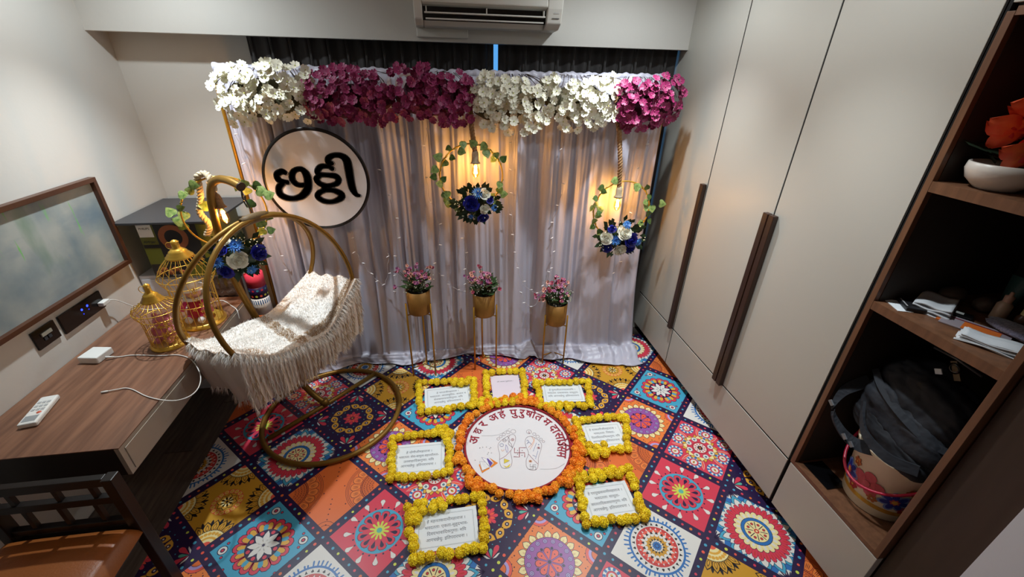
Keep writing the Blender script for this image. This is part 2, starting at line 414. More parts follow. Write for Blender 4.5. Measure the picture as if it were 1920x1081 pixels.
def t_paisley():
    t = Tile(); t.sq('pink')
    for i in range(8):
        a = math.pi*2*(i)/8; rr = .142 if i % 2 else .128
        x, y = rr*math.cos(a)*(1.0 if i % 2 == 0 else 1.12), rr*math.sin(a)*(1.0 if i % 2 == 0 else 1.12)
        t.disc(x, y, .044, 'navy', 2, 16); t.disc(x, y, .042, 'white', 3, 16)
        for k in range(10): t.petal(x, y, a + 2*math.pi*k/10, .028, .042, .0065, 'blue', 4, 'bar')
        t.disc(x, y, .027, 'navy', 5, 14); t.disc(x, y, .025, 'pink', 6, 14); t.disc(x, y, .018, 'white', 7, 12); t.petal(x, y, a, -.010, .012, .006, 'gold', 8, 'round'); t.disc(x, y, .004, 'navy', 9)
    t.ring(8, .09, .16, .006, 'coral', 4, 'leaf', .5, out='white')
    t.ring(16, .05, .105, .014, 'gold', 10, 'leaf', .5, out='navy'); t.ring(8, .05, .098, .018, 'cream', 12, 'leaf', .5, out='brown')
    t.disc(0, 0, .075, 'pink', 14)
    t.dots(8, .066, .0185, 'navy', 15); t.dots(8, .066, .0165, 'white', 16); t.dots(8, .066, .007, 'navy', 17); t.dots(8, .066, .004, 'sky', 18)
    t.disc(0, 0, .044, 'navy', 18); t.disc(0, 0, .042, 'red', 19); t.disc(0, 0, .036, 'white', 20); t.ring(10, .02, .034, .004, 'red', 21, 'leaf'); t.ring(8, .002, .02, .005, 'brown', 22, 'leaf'); t.disc(0, 0, .005, 'gold', 24)
    return t
def t_eyes():
    t = Tile(); t.sq('navy')
    for i, (a, b) in enumerate(CN):
        an = math.atan2(b, a); x, y = a*.150, b*.150
        for da, r1, w, c in ((-.55, .072, .0125, 'pink'), (.55, .072, .0125, 'pink'), (0, .05, .008, 'teal'), (-1.15, .05, .008, 'white'), (1.15, .05, .008, 'white')):
            t.petal(x, y, an + math.pi + da, .006, r1, w, c, 3, 'drop')
    for i in range(12):
        a = 2*math.pi*(i + .5)/12; r = .108; x, y = r*math.cos(a), r*math.sin(a); ta = a + math.pi/2 + (.5 if i % 2 else -.5)
        t.petal(x, y, ta, -.033, .033, .021, 'gold', 4, 'leaf'); t.disc(x, y, .018, 'gold', 5, 12); t.disc(x, y, .011, 'navy', 6, 10); t.disc(x, y, .0045, 'white', 7)
    for i in range(8): t.petal(0, 0, 2*math.pi*i/8, .008, .056, .0095, 'pink', 4, 'drop'); t.petal(0, 0, 2*math.pi*(i+.5)/8, .012, .044, .006, 'coral', 4, 'leaf')
    t.disc(0, 0, .006, 'gold', 6); t.dots(12, .076, .0038, 'teal', 4); t.dots(24, .145, .003, 'sky', 3, .3)
    return t
def t_blue():
    t = Tile(1.16); t.sq('sky')
    for a, b in CN:
        x, y = a*.124, b*.124
        t.disc(x, y, .0225, 'navy', 2); t.disc(x, y, .019, 'white', 3); t.disc(x, y, .010, 'navy', 4); t.disc(x, y, .006, 'pink', 5)
    for r, n, ph in ((.148, 8, .25), (.143, 8, .75)): t.dots(n, r, .0066, 'navy', 2, ph); t.dots(n, r, .004, 'pink', 3, ph)
    t.ring(16, .05, .114, .020, 'pink', 4, 'round', out='navy'); t.ring(16, .055, .101, .0125, 'navy', 6, 'round'); t.ring(16, .055, .099, .0105, 'gold', 7, 'round')
    t.ring(8, .055, .094, .0095, 'sky', 8, 'round', .25)
    t.disc(0, 0, .068, 'navy', 10); t.disc(0, 0, .066, 'navy', 11); t.dots(8, .055, .008, 'pink', 12, .5)
    t.ring(8, .004, .062, .0125, 'white', 12, 'leaf', out='navy')
    return t
def t_sun():
    t = Tile(1.06); t.sq('white')
    rg = random.Random(3)
    for i in range(44):
        a = 2*math.pi*i/44; t.petal(0, 0, a + rg.uniform(-.03, .03), .118, .134 + rg.uniform(0, .014), .0038, 'blue', 2, 'bar')
    t.disc(0, 0, .124, 'blue', 3, 40); t.disc(0, 0, .115, 'white', 4, 40)
    for i in range(26): t.petal(0, 0, 2*math.pi*i/26, .097, .111, .0062, 'black', 5, 'tri' if i % 2 else 'rev')
    t.disc(0, 0, .092, 'red', 6, 36); t.ring(22, .074, .087, .0052, 'white', 7, 'tri'); t.disc(0, 0, .077, 'coral', 9, 30)
    t.ring(16, .05, .076, .012, 'white', 10, 'tri', .5)
    t.ring(16, .045, .07, .0125, 'black', 12, 'tri'); t.disc(0, 0, .056, 'white', 14); t.ring(16, .034, .054, .008, 'ochre', 15, 'tri', .5); t.disc(0, 0, .044, 'ochre', 17)
    t.ring(14, .022, .038, .0065, 'black', 18, 'tri'); t.disc(0, 0, .027, 'white', 20); t.ring(16, .012, .026, .0035, 'navy', 21, 'tri'); t.disc(0, 0, .019, 'blue', 23); t.band(0, 0, .008, .011, 'navy', 24, n=12)
    return t
def t_yellow():
    t = Tile(1.12); t.sq('ochre')
    for a, b in ((1, 0), (-1, 0), (0, 1), (0, -1)):
        # half mandalas sit at the corners of the printed square
        x, y = (a - b)*HS, (a + b)*HS; an = math.atan2(-y, -x)
        for i in range(7):
            da = (i - 3)*.34; t.petal(x, y, an + da, .068, .134, .0185, 'black', 3, 'leaf'); t.petal(x, y, an + da, .072, .127, .0155, 'ochre', 4, 'leaf'); t.petal(x, y, an + da, .078, .116, .0065, 'black', 5, 'leaf'); t.petal(x, y, an + da, .082, .110, .0042, 'gold', 6, 'leaf')
        for da in (-.17, .17, -.5, .5, -.85, .85): t.petal(x, y, an + da, .10, .138, .007, 'black', 3, 'leaf')
        t.disc(x, y, .080, 'black', 7, 24); t.disc(x, y, .0775, 'cream', 8, 24)
        for i in range(6): da = (i - 2.5)*.27; t.disc(x + .062*math.cos(an + da), y + .062*math.sin(an + da), .0085, 'gold', 9, 8)
        t.disc(x, y, .046, 'gold', 9, 18); t.disc(x, y, .036, 'cream', 10, 16); t.disc(x, y, .022, 'coral', 11, 12)
    t.band(0, 0, .045, .066, 'orange', 12); t.dots(16, .0555, .0085, 'cream', 13); t.dots(16, .0555, .0075, 'gold', 14)
    t.ring(8, .004, .040, .0125, 'gold', 15, 'leaf', out='black'); t.ring(8, .01, .028, .004, 'cream', 17, 'leaf'); t.disc(0, 0, .006, 'black', 18)
    return t
def t_orange():
    t = Tile(); t.sq('orange')
    for a, b in ((1, 1), (-1, -1)):
        x, y = a*HS, b*HS; an = math.atan2(-b, -a)
        def arc(r, wd=.0022, l=3, col='brown'): t.band(x, y, r - wd/2, r + wd/2, col, l, an - 1.1, an + 1.1, 18)
        for r in (.088, .096): arc(r)
        for i in range(26): da = -0.9 + 1.8*i/25; t.petal(x, y, an + da, .088, .096, .0022, 'brown', 3, 'tri')
        for k, rr in enumerate((.03, .044, .058, .072)):
            m = 4 + 2*k
            for i in range(m):
                da = -0.8 + 1.6*(i + .5)/m; px, py = x + rr*math.cos(an + da), y + rr*math.sin(an + da); t.band(px, py, .0085, .0102, 'brown', 3, an + da - 1.7, an + da + 1.7, 8)
        for i in range(5):
            da = (i - 2)*.34
            t.petal(x, y, an + da, .098, .150, .022, 'brown', 3, 'round'); t.petal(x, y, an + da, .099, .1475, .0198, 'org2', 4, 'round')
            for dv in (-.05, 0, .05): t.petal(x, y, an + da + dv, .105, .138, .0012, 'brown', 5, 'leaf')
        for r in (.156, .163, .170): arc(r, .0018)
        t.dots(10, .182, .0036, 'brown', 3, .1, x, y)
    for a, b in ((1, -1), (-1, 1)):
        for k in range(6): t.disc(a*(.04 + .02*k) + .0, b*(.04 + .02*k), .0036, 'brown', 4)
        x, y = a*HS, b*HS; t.band(x, y, .03, .032, 'brown', 4, n=16); t.band(x, y, .05, .052, 'brown', 4, n=16)
    return t
def t_pink():
    t = Tile(1.12); t.sq('pink')
    t.ring(12, .112, .150, .0115, 'brown', 2, 'drop', .5, o=.0); t.ring(12, .113, .1485, .0105, 'white', 3, 'drop', .5)
    t.dots(24, .108, .0042, 'navy', 2); t.disc(0, 0, .101, 'sky', 4); t.ring(12, .05, .092, .019, 'brown', 5, 'round', o=0); t.ring(12, .05, .090, .0175, 'pink', 6, 'round')
    t.disc(0, 0, .07, 'pink', 8); t.ring(12, .046, .080, .0085, 'navy', 9, 'drop'); t.ring(12, .012, .043, .0048, 'lime', 10, 'bar'); t.disc(0, 0, .022, 'lime', 12)
    t.disc(0, 0, .012, 'teal', 13)
    return t
def t_big():
    t = Tile(1.13); t.sq('blue')
    for a, b in CN:
        x, y = a*HS, b*HS; an = math.atan2(-b, -a)
        t.disc(x, y, .05, 'white', 2, 14)
        for da in (-.7, -.35, 0, .35, .7): t.petal(x, y, an + da, .0, .05, .004, 'navy', 3, 'leaf')
    t.ring(16, .10, .178, .024, 'sky', 4, 'leaf', out='navy'); t.ring(16, .105, .160, .0145, 'white', 6, 'leaf', out='navy')
    t.ring(16, .10, .146, .013, 'white', 8, 'leaf', .5, out='navy')
    t.ring(30, .07, .132, .0115, 'pink', 10, 'round', out='navy', o=.0016); t.ring(30, .10, .122, .0035, 'red', 12, 'round')
    t.ring(20, .05, .094, .0125, 'cream', 14, 'round', out='navy', o=.0018); t.ring(20, .06, .083, .005, 'white', 16, 'round')
    t.disc(0, 0, .064, 'navy', 17); t.disc(0, 0, .062, 'blue', 18); t.disc(0, 0, .05, 'navy', 19); t.disc(0, 0, .0485, 'cream', 20)
    t.ring(8, .014, .046, .0018, 'navy', 21, 'bar', .5); t.dots(8, .034, .0066, 'navy', 21); t.dots(8, .034, .005, 'red', 22); t.disc(0, 0, .011, 'red', 22); t.disc(0, 0, .005, 'cream', 23)
    return t
TYPE = {(0, 0): t_purple, (0, 1): t_paisley, (0, 2): t_eyes, (1, 0): t_blue, (1, 1): t_sun, (1, 2): t_yellow, (2, 0): t_orange, (2, 1): t_pink, (2, 2): t_big}
tmesh = {}
for i, (k_, fn) in enumerate(TYPE.items()):
    T_ = fn(); T_.strip(i); tmesh[k_] = mesh_of(T_.mb, 'mat_tile_' + fn.__name__[2:], PMATS)
ML, MR_, MF, MBK = -1.43, 1.636, 0.1, 2.78
mo = thing('printed_mat', 'multicoloured mandala patchwork printed floor mat with navy dotted borders', 'mat', (0, 0, 0))
b = MB(); b.box((ML, MF, 0.0005), (MR_, MBK, 0.004)); b.build('mat_base', mat('mat_navy', PAL['navy'], 0.38, spec=0.4), mo)
for u in range(-8, 7):
    for v in range(-4, 8):
        if (u + v) % 2: continue
        x, y = TX0 + u*DX, TY0 + v*DY
        if x < ML - .25 or x > MR_ + .25 or y < MF - .25 or y > MBK + .25: continue
        i, j = (u + v)//2, (u - v)//2; me = tmesh[(i % 3, j % 3)]
        if x - .28 < ML or x + .28 > MR_ or y - .28 < MF or y + .28 > MBK:
            bm = bmesh.new(); bm.from_mesh(me)
            for co, no in (((ML - x, 0, 0), (-1, 0, 0)), ((MR_ - x, 0, 0), (1, 0, 0)), ((0, MF - y, 0), (0, -1, 0)), ((0, MBK - y, 0), (0, 1, 0))):
                bmesh.ops.bisect_plane(bm, geom=bm.verts[:] + bm.edges[:] + bm.faces[:], plane_co=co, plane_no=no, clear_outer=True)
            if not bm.faces: bm.free(); continue
            m2 = bpy.data.meshes.new(me.name); bm.to_mesh(m2); bm.free()
            for m_ in PMATS: m2.materials.append(m_)
            me = m2
        inst('mat_tile', me, mo, (x, y, 0))

# ------------------------------------------------------------------ window curtains
CURT = mat('charcoal_curtain', (40, 36, 35), 0.65, sheen=0.3, bump=0.05, bscale=120)
def window_curtain(label, x0, x1, seed):
    t = thing('window_curtain', label, 'curtain', ((x0 + x1)/2, 2.985, 0.03), group='dark window curtains')
    rg = random.Random(seed); n = int((x1 - x0)*110); rows = [0, .5, 1.2, 1.8, 1.92, 1.96, 2.02, 2.33]; pts = []
    ph = rg.uniform(0, 6)
    for z in rows:
        for i in range(n + 1):
            x = x0 + (x1 - x0)*i/n; k = x*2*math.pi/.105 + ph
            amp = .016 if z < 1.9 else .011
            y = amp*math.sin(k) + .006*math.sin(k*.37 + 1) + (.010*max(0, math.cos(k))**6 if z > 1.85 else 0)
            pts.append((x - (x0 + x1)/2, y, z))
    MB().grid(pts, n + 1, len(rows)).build('cloth', CURT, t)
    g = MB()
    k = math.ceil((x0*2*math.pi/.105 + ph)/(2*math.pi))
    while True:
        x = (k*2*math.pi - ph)*.105/(2*math.pi)
        if x > x1 - .01: break
        if x > x0 + .01:
            for dx in (-.008, 0.006): g.tube([(x + dx - (x0+x1)/2, -.022, 2.33), (x + dx*.3 - (x0+x1)/2, -.026, 1.985), (x + dx*1.4 - (x0+x1)/2, -.02, 1.90)], .004, 5)
        k += 1
    g.build('pleat', CURT, t)
    MB().box((x0 - (x0+x1)/2, -.006, 2.33), (x1 - (x0+x1)/2, .006, 2.336)).build('header', CURT, t)
window_curtain('dark charcoal pinch pleated curtain left of the blue daylight slit', -1.09, 0.335, 1)
window_curtain('dark charcoal pinch pleated curtain right of the blue daylight slit', 0.362, 1.558, 2)

# ------------------------------------------------------------------ air conditioner
ACM = mat('ac_plastic', (214, 212, 204), 0.4)
t = thing('air_conditioner', 'white split air conditioner with open vent mounted on the beam', 'air conditioner', (0.28, 2.862, 2.19))
prof = [(0.0, 0.0), (-0.12, 0.005), (-0.175, 0.032), (-0.200, 0.10), (-0.207, 0.14), (-0.205, 0.26), (-0.17, 0.295), (0.0, 0.295)]
hw = 0.405
def acsec(x0, x1, pr, mi, m=None):
    mm = m or MB(); n = len(pr)
    vs = [(x0, y, z) for y, z in pr] + [(x1, y, z) for y, z in pr]
    fs = [(i, (i+1) % n, n + (i+1) % n, n + i) for i in range(n)] + [tuple(reversed(range(n))), tuple(range(n, 2*n))]
    return mm.add(vs, fs, mi)
inner = [(0.0, 0.0), (-0.10, 0.005), (-0.125, 0.035), (-0.14, 0.09), (-0.207, 0.105), (-0.207, 0.14), (-0.205, 0.26), (-0.17, 0.295), (0.0, 0.295)]
b = MB(); acsec(-hw, -hw + .045, prof, 0, b); acsec(.315, hw - .004, prof, 0, b); acsec(-hw + .045, .315, inner, 0, b)
b.build('body', [ACM], t, bevel=0.006)
MB().box((-hw + .045, -.150, .028), (.315, -.128, .100)).build('vent_cavity', BLACKP, t)
MB().add([(-.358, -.205, .104), (.313, -.205, .104), (.313, -.150, .092), (-.358, -.150, .092)], [(0, 1, 2, 3)]).build('vent_lip', ACM, t)
MB().box((-.35, -.196, .058), (.305, -.158, .064)).box((-.345, -.176, .032), (.300, -.150, .038)).build('louver', ACM, t)
for x in (-.342, -.02, .296): MB().box((x, -.185, .06), (x + .005, -.155, .09)).build('louver_pin', ACM, t)
MB().box((-hw, -.2095, .141), (.36, -.206, .1435)).build('panel_seam', INK, t)
MB().box((.352, -.194, .078), (.382, -.189, .098)).build('display', mat('ac_display', (170, 170, 168), .4), t)
MB().box((.345, -.1875, .055), (.385, -.182, .058)).build('slot', INK, t)
o = MB().box((-.125, 2.842, 2.145), (.17, 2.862, 2.192)).build('cable_cover', ACM, bevel=.006)
tag(o, 'slim white cover box on the beam under the air conditioner', 'cover')

# ------------------------------------------------------------------ fabric backdrop
FAB = mat('lavender_satin', (186, 184, 198), 0.38, spec=0.5, bump=0.12, bscale=25, stretch=(4, 4, 0.5))
XL, XR, YB, ZT = -1.19, 1.385, 2.69, 1.965
bd = thing('fabric_backdrop', 'pale lavender satin drape backdrop hanging on a gold frame', 'backdrop', (0, YB, 0))
rg = random.Random(11)
def folds(n, w0, w1, a0, a1, dr):
    return [(rg.uniform(XL - .05, XR + .05), rg.uniform(w0, w1), rg.uniform(a0, a1)*rg.choice((-1, 1, 1)), rg.uniform(-dr, dr), rg.uniform(0, 1), rg.uniform(.35, 1.2)) for _ in range(n)]
FOLDS = folds(150, .007, .016, .006, .016, .05) + folds(50, .016, .04, .008, .022, .09) + folds(14, .06, .12, .01, .03, .15)
def foldfield(xs, s_):
    y = np.zeros_like(xs)
    for x0, w_, a_, d_, c_, e_ in FOLDS:
        amp = a_*(.35 + .65*math.exp(-((s_ - c_)/e_)**2)); ww = w_*(1 + .8*s_)
        y -= amp*np.exp(-((xs - x0 - d_*s_)/ww)**2)
    return y
def hem(x):
    P = [(-1.25, -.12), (-1.02, -.13), (-.7, -.06), (-.38, -.085), (.19, -.045), (.42, -.09), (.6, -.15), (.9, -.20), (1.2, -.29), (1.45, -.31)]
    for (a, ya), (b_, yb) in zip(P, P[1:]):
        if x <= b_: s_ = (x - a)/(b_ - a); return ya + (yb - ya)*max(0, min(1, s_))
    return P[-1][1]
NU, NV = 760, 70; pts = []
XS = np.linspace(XL, XR, NU)
for j in range(NV):
    s_ = j/(NV - 1)                              # 0 top .. 1 hem
    ff = foldfield(XS, s_)*min(1, .25 + s_*8)
    for i in range(NU):
        u = i/(NU - 1); x = XS[i]; f_ = float(ff[i]); h = hem(x)
        if s_ < .82:
            z = ZT - (ZT - .05)*s_/.82 - .012*math.sin(math.pi*u)*(1 - s_)
            fl_ = max(0, (s_ - .45)/.37)**2
            y = f_ + h*.42*fl_ + .008
            xx = x + (.035*s_*s_ if u > .9 else 0)*(u - .9)/.1
        else:
            q = min(1.0, (s_ - .82)/.18)
            y = f_*(1 - .4*q) + h*.42 + h*.58*q + .018*math.sin(8*x + 1)*q + .010*math.sin(23*x)*q
            z = .05*(1 - q)**1.5 + .012 + abs(f_)*(.9 - .5*q) + .012*abs(math.sin(7*x + 9*q + 2*math.sin(5*x)))*(1 - q*.7)
            xx = x + .02*math.sin(5*x + 6*q)*q + (.035 if u > .9 else 0)*(u - .9)/.1
        pts.append((xx, min(y, .026) if s_ < .7 else y, z))
o = MB().grid(pts, NU, NV).build('drape', FAB, bd)
o.modifiers.new('thick', 'SOLIDIFY').thickness = 0.0015
fr = MB()
fr.tube([(XL - .012, .03, .012), (XL - .012, .03, ZT - .04), (XL + .02, .03, ZT - .008), (XR - .02, .03, ZT - .008), (XR + .012, .03, ZT - .03), (XR + .012, .03, .012)], .011, 8)
for x in (XL - .012, XR + .012): fr.tube([(x, -.14, .013), (x, .14, .013)], .011, 8)
fr.tube([(XL - .012, .03, .02), (XR + .012, .03, .02)], .009, 8)
fr.build('frame', GOLDY, bd)
wr = MB(); n = 220; rows = 9; pts = []
for j in range(rows):
    a = math.pi*(.05 + 1.25*j/(rows - 1))
    for i in range(n):
        x = XL + (XR - XL)*i/(n - 1); r = .025 + .004*math.sin(55*x + 2*a) + .003*math.sin(131*x)
        pts.append((x, .03 + r*math.cos(a), ZT - .002 + r*math.sin(a) - .004*math.sin(math.pi*i/(n-1))))
wr.grid(pts, n, rows); wr.build('rod_wrap', FAB, bd)

# ------------------------------------------------------------------ garland of artificial blossoms on the top bar
def blossom_mesh(name, mc, mcen, rng, r=.0245):
    b = MB()
    for k in range(5):
        a = 2*math.pi*k/5 + rng.uniform(-.08, .08); L = r*rng.uniform(.9, 1.08); w = r*.50; cup = rng.uniform(.25, .8)
        ca, sa = math.cos(a), math.sin(a)
        pr = [(.10, .14, .0), (.45, .72, .06), (.78, .95, .16), (1.0, .62, .22), (.96, 0, .16)]
        pts = [(0, 0, 0)]
        for t_, h_, z_ in pr: pts.append((t_*L*ca - h_*w*sa, t_*L*sa + h_*w*ca, (z_ + .1*h_)*r*cup*2))
        for t_, h_, z_ in reversed(pr[:-1]): pts.append((t_*L*ca + h_*w*sa, t_*L*sa - h_*w*ca, (z_ + .1*h_)*r*cup*2))
        mid = len(pts); pts.append((.5*L*ca, .5*L*sa, .03*r))
        b.add(pts, [(mid, i, i + 1) for i in range(1, 9)] + [(0, 1, mid), (0, mid, 9)], 0, True)
    b.ball((0, 0, r*.08), (r*.13, r*.13, r*.12), 6, 4, 1)
    return mesh_of(b, name, [mc, mcen])
PW = mat('petal_white', (236, 232, 212), 0.6, sss=0, sheen=.2); PWC = mat('petal_white_centre', (186, 190, 70), 0.6)
PM = mat('petal_magenta', (140, 2, 80), 0.55, sheen=.2, var=.25, vscale=40); PMC = mat('petal_magenta_centre', (190, 60, 110), 0.6)
TWIG = mat('twig_brown', (58, 40, 22), 0.7); LEAFD = mat('leaf_dark', (30, 52, 26), 0.5)
bw = [blossom_mesh('blossom_white', PW, PWC, random.Random(i)) for i in range(3)]
bmg = [blossom_mesh('blossom_magenta', PM, PMC, random.Random(10 + i)) for i in range(3)]
def bunch(label, x0, x1, z0, z1, meshes, seed, n, pet):
    rg = random.Random(seed); cx = (x0 + x1)/2
    t = thing('flower_bunch', label, 'flowers', (cx, 2.62, 1.97), group='artificial blossom bunches along the backdrop top')
    tw = MB()
    for k in range(26):
        x = rg.uniform(x0, x1) - cx; z = rg.uniform(z0 + .05, z1) - 1.97
        tw.tube(smooth_path([(x*.6, .03, .0), (x*.85, -.04, z*.5), (x, -.07, z)], 3), .0018, 4)
    tw.build('twig', TWIG, t)
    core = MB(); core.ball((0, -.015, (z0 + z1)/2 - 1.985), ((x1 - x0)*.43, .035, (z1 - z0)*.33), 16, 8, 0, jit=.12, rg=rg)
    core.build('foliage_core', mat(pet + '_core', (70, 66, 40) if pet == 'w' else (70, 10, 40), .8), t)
    for k in range(n):
        # spread over an egg shaped clump
        while True:
            a, c = rg.uniform(-1, 1), rg.uniform(-1, 1)
            if a*a*a*a + c*c*c*c < 1.0: break
        x = a*(x1 - x0)/2; z = (z0 + z1)/2 + c*(z1 - z0)/2 - 1.97 + .02*math.sin(9*x + seed)
        dep = -.03 - .085*max(0, 1 - .6*a*a - .5*c*c) + rg.uniform(-.03, .03)
        d = Vector((a*.55 + rg.uniform(-.5, .5), -1.0, c*.6 + .25 + rg.uniform(-.5, .5)))
        inst('blossom', rg.choice(meshes), t, (x, dep, z), aim(d, rg.uniform(0, 6)), rg.uniform(.85, 1.18))
bunch('white blossom bunch at the far left end of the backdrop', -1.16, -.64, 1.70, 1.985, bw, 1, 150, 'w')
bunch('magenta blossom bunch directly above the round sign', -.72, -.25, 1.70, 1.965, bmg, 2, 145, 'm')
bunch('magenta blossom bunch between the sign and the rope of the hoop lamp', -.28, .17, 1.715, 2.0, bmg, 3, 140, 'm')
bunch('white blossom bunch just right of the middle hoop lamp rope', .15, .60, 1.675, 1.965, bw, 4, 145, 'w')
bunch('brightly lit white blossom bunch beside the right magenta bunch', .56, 1.03, 1.70, 1.985, bw, 5, 145, 'w')
bunch('magenta blossom bunch at the wardrobe end of the backdrop', 1.0, 1.42, 1.70, 1.975, bmg, 6, 130, 'm')

# ------------------------------------------------------------------ round sign
SC = Vector((-.747, 2.6, 1.391)); SR = .294
t = thing('round_sign', 'round white sign with black rim and bold black Gujarati lettering', 'sign', SC)
fy = lambda x, y, z: (x, -z, y)
b = MB(); Mx = Matrix.Rotation(R(90), 3, 'X')
b.lathe([(SR, -.006), (SR, .004)], n=72, M=Mx, mi=0); b.build('board', mat('sign_white', (226, 222, 224), .22, coat=.3), t)
b = MB(); b.lathe([(SR - .016, .0045), (SR, .0045), (SR + .002, .0), (SR + .002, -.004)], n=72, M=Mx, cap=False); b.build('rim', mat('sign_black', (24, 18, 18), .3), t)
ST = [[(-0.16, 0.045, 0.014), (-0.182, 0.055, 0.025), (-0.211, 0.038, 0.028), (-0.209, 0.009, 0.028), (-0.184, -0.003, 0.02), (-0.16, -0.008, 0.017)],
[(-0.191, -0.009, 0.028), (-0.217, -0.038, 0.029), (-0.219, -0.074, 0.032), (-0.193, -0.095, 0.029), (-0.15, -0.102, 0.023), (-0.101, -0.088, 0.032), (-0.066, -0.052, 0.038), (-0.052, -0.011, 0.037), (-0.052, 0.036, 0.034), (-0.071, 0.065, 0.022), (-0.098, 0.066, 0.02), (-0.124, 0.048, 0.025), (-0.134, 0.014, 0.026), (-0.12, -0.016, 0.023), (-0.094, -0.025, 0.02), (-0.077, -0.022, 0.017)],
[(0.099, 0.066, 0.02), (0.076, 0.081, 0.017), (0.037, 0.081, 0.023), (0.014, 0.058, 0.026), (0.018, 0.038, 0.023), (0.062, 0.032, 0.02), (0.106, 0.025, 0.026), (0.12, 0.004, 0.026), (0.104, -0.019, 0.023), (0.057, -0.03, 0.02), (0.014, -0.018, 0.023), (-0.001, 0.009, 0.026), (0.017, 0.029, 0.023)],
[(0.034, -0.033, 0.023), (0.029, -0.057, 0.023)],
[(0.03, -0.054, 0.021), (0.081, -0.058, 0.024), (0.12, -0.08, 0.03), (0.116, -0.104, 0.03), (0.069, -0.125, 0.021), (0.018, -0.121, 0.024), (-0.012, -0.096, 0.027), (-0.002, -0.072, 0.024), (0.029, -0.057, 0.021)],
[(0.102, 0.098, 0.02), (0.081, 0.107, 0.025), (0.087, 0.129, 0.025), (0.12, 0.144, 0.02), (0.159, 0.14, 0.025), (0.183, 0.114, 0.037), (0.187, 0.068, 0.04), (0.188, 0.004, 0.038), (0.192, -0.051, 0.033), (0.207, -0.085, 0.018), (0.229, -0.093, 0.007)]]
b = MB()
for grp in (ST[:2], ST[2:5], ST[5:]):
    b = MB()
    for ex, z, mi in ((.0115, .0052, 1), (.0072, .0056, 0), (-.0040, .0060, 1)):
        for s_ in grp: stroke(b, s_, z, mi, ex, fy, 5, 14)
    b.build('letter', [MATS['sign_white'], MATS['sign_black']], t)

# ------------------------------------------------------------------ hoop lamps
LEAFG = mat('ivy_leaf', (84, 118, 50), 0.45, rgb2=(156, 172, 100), vscale=60); LEAFG2 = mat('ivy_leaf_dark', (46, 82, 36), 0.45, rgb2=(104, 130, 64), vscale=60)
def leaf_mesh(name, L, m, fold=.25):
    pr = [(0, 0), (-.06, .30), (.10, .50), (.35, .52), (.62, .36), (.85, .14), (1.0, 0)]
    b = MB(); n = len(pr)
    pts = [(x*L, 0, 0 if i < n-1 else -.08*L) for i, (x, y) in enumerate(pr)] + [(x*L, y*L, -fold*y*L*.6 + .02*L*(i % 2)) for i, (x, y) in enumerate(pr)] + [(x*L, -y*L, -fold*y*L*.6 + .02*L*(i % 2)) for i, (x, y) in enumerate(pr)]
    fs = [(i, i+1, n+i+1, n+i) for i in range(n-1)] + [(i+1, i, 2*n+i, 2*n+i+1) for i in range(n-1)]
    b.add(pts, fs, 0, True); return mesh_of(b, name, [m])
LV = [leaf_mesh('ivy_leaf_a', .048, LEAFG), leaf_mesh('ivy_leaf_b', .043, LEAFG2), leaf_mesh('ivy_leaf_c', .052, LEAFG, .5)]
def mum_mesh(name, r, m, m2, seed):
    rg = random.Random(seed); b = MB()
    for ring, (n, el, L, w) in enumerate(((16, .15, 1.0, .11), (14, .5, .85, .10), (10, .9, .62, .09), (6, 1.25, .4, .08))):
        for k in range(n):
            a = 2*math.pi*(k + .5*ring)/n + rg.uniform(-.1, .1); e = el + rg.uniform(-.1, .1)
            d = Vector((math.cos(a)*math.cos(e), math.sin(a)*math.cos(e), math.sin(e))); s_ = Vector((-math.sin(a), math.cos(a), 0))*w*r; o_ = Vector((0, 0, .1*r))
            b.add([o_ + d*.1*r - s_*.5, o_ + d*.1*r + s_*.5, o_ + d*L*.7*r + s_, o_ + d*L*r, o_ + d*L*.7*r - s_], [(0, 1, 2, 3, 4)], ring % 2)
    b.ball((0, 0, .08*r), (r*.5, r*.5, r*.3), 8, 5, 0); return mesh_of(b, name, [m, m2])
def rose_mesh(name, r, m, m2, seed):
    rg = random.Random(seed); b = MB()
    for ring, (n, R0, h, op) in enumerate(((3, .2, .78, .05), (5, .38, .72, .1), (6, .56, .62, .25), (7, .76, .48, .45), (8, .95, .3, .8))):
        for k in range(n):
            a = 2*math.pi*(k + .4*ring)/n + rg.uniform(-.2, .2); sp = math.pi/n*1.25; R0_ = R0*rg.uniform(.86, 1.12); pts = []
            for i in range(5):
                t_ = a - sp + 2*sp*i/4; e = 1 - .15*abs(i - 2)**1.3/2
                for zz, rr in ((.0, .35), (.6, .85), (1.0, 1.0 + op*.35)):
                    pts.append((R0_*r*rr*math.cos(t_), R0_*r*rr*math.sin(t_), r*h*zz*e + rg.uniform(-.09, .09)*r))
            b.add(pts, [(i*3 + j, i*3 + j + 1, i*3 + j + 4, i*3 + j + 3) for i in range(4) for j in range(2)], ring % 2, True)
    b.ball((0, 0, .18*r), (r*.6, r*.6, r*.25), 8, 5, 0); return mesh_of(b, name, [m, m2])
MBL = mat('mum_light_blue', (78, 140, 206), .55); MBD = mat('mum_blue', (52, 108, 190), .55)
RB = mat('rose_royal_blue', (24, 30, 150), .5); RB2 = mat('rose_royal_blue_deep', (18, 20, 110), .5)
RW = mat('rose_white', (232, 230, 216), .55); RW2 = mat('rose_cream', (218, 216, 196), .55)
FLW = [mum_mesh('mum_flower', .042, MBL, MBD, 1), rose_mesh('blue_rose', .042, RB, RB2, 2), rose_mesh('white_rose', .042, RW, RW2, 3), mum_mesh('mum_flower_b', .04, MBD, MBL, 4)]
FNAME = ['light_blue_flower', 'royal_blue_rose', 'white_rose', 'blue_flower']
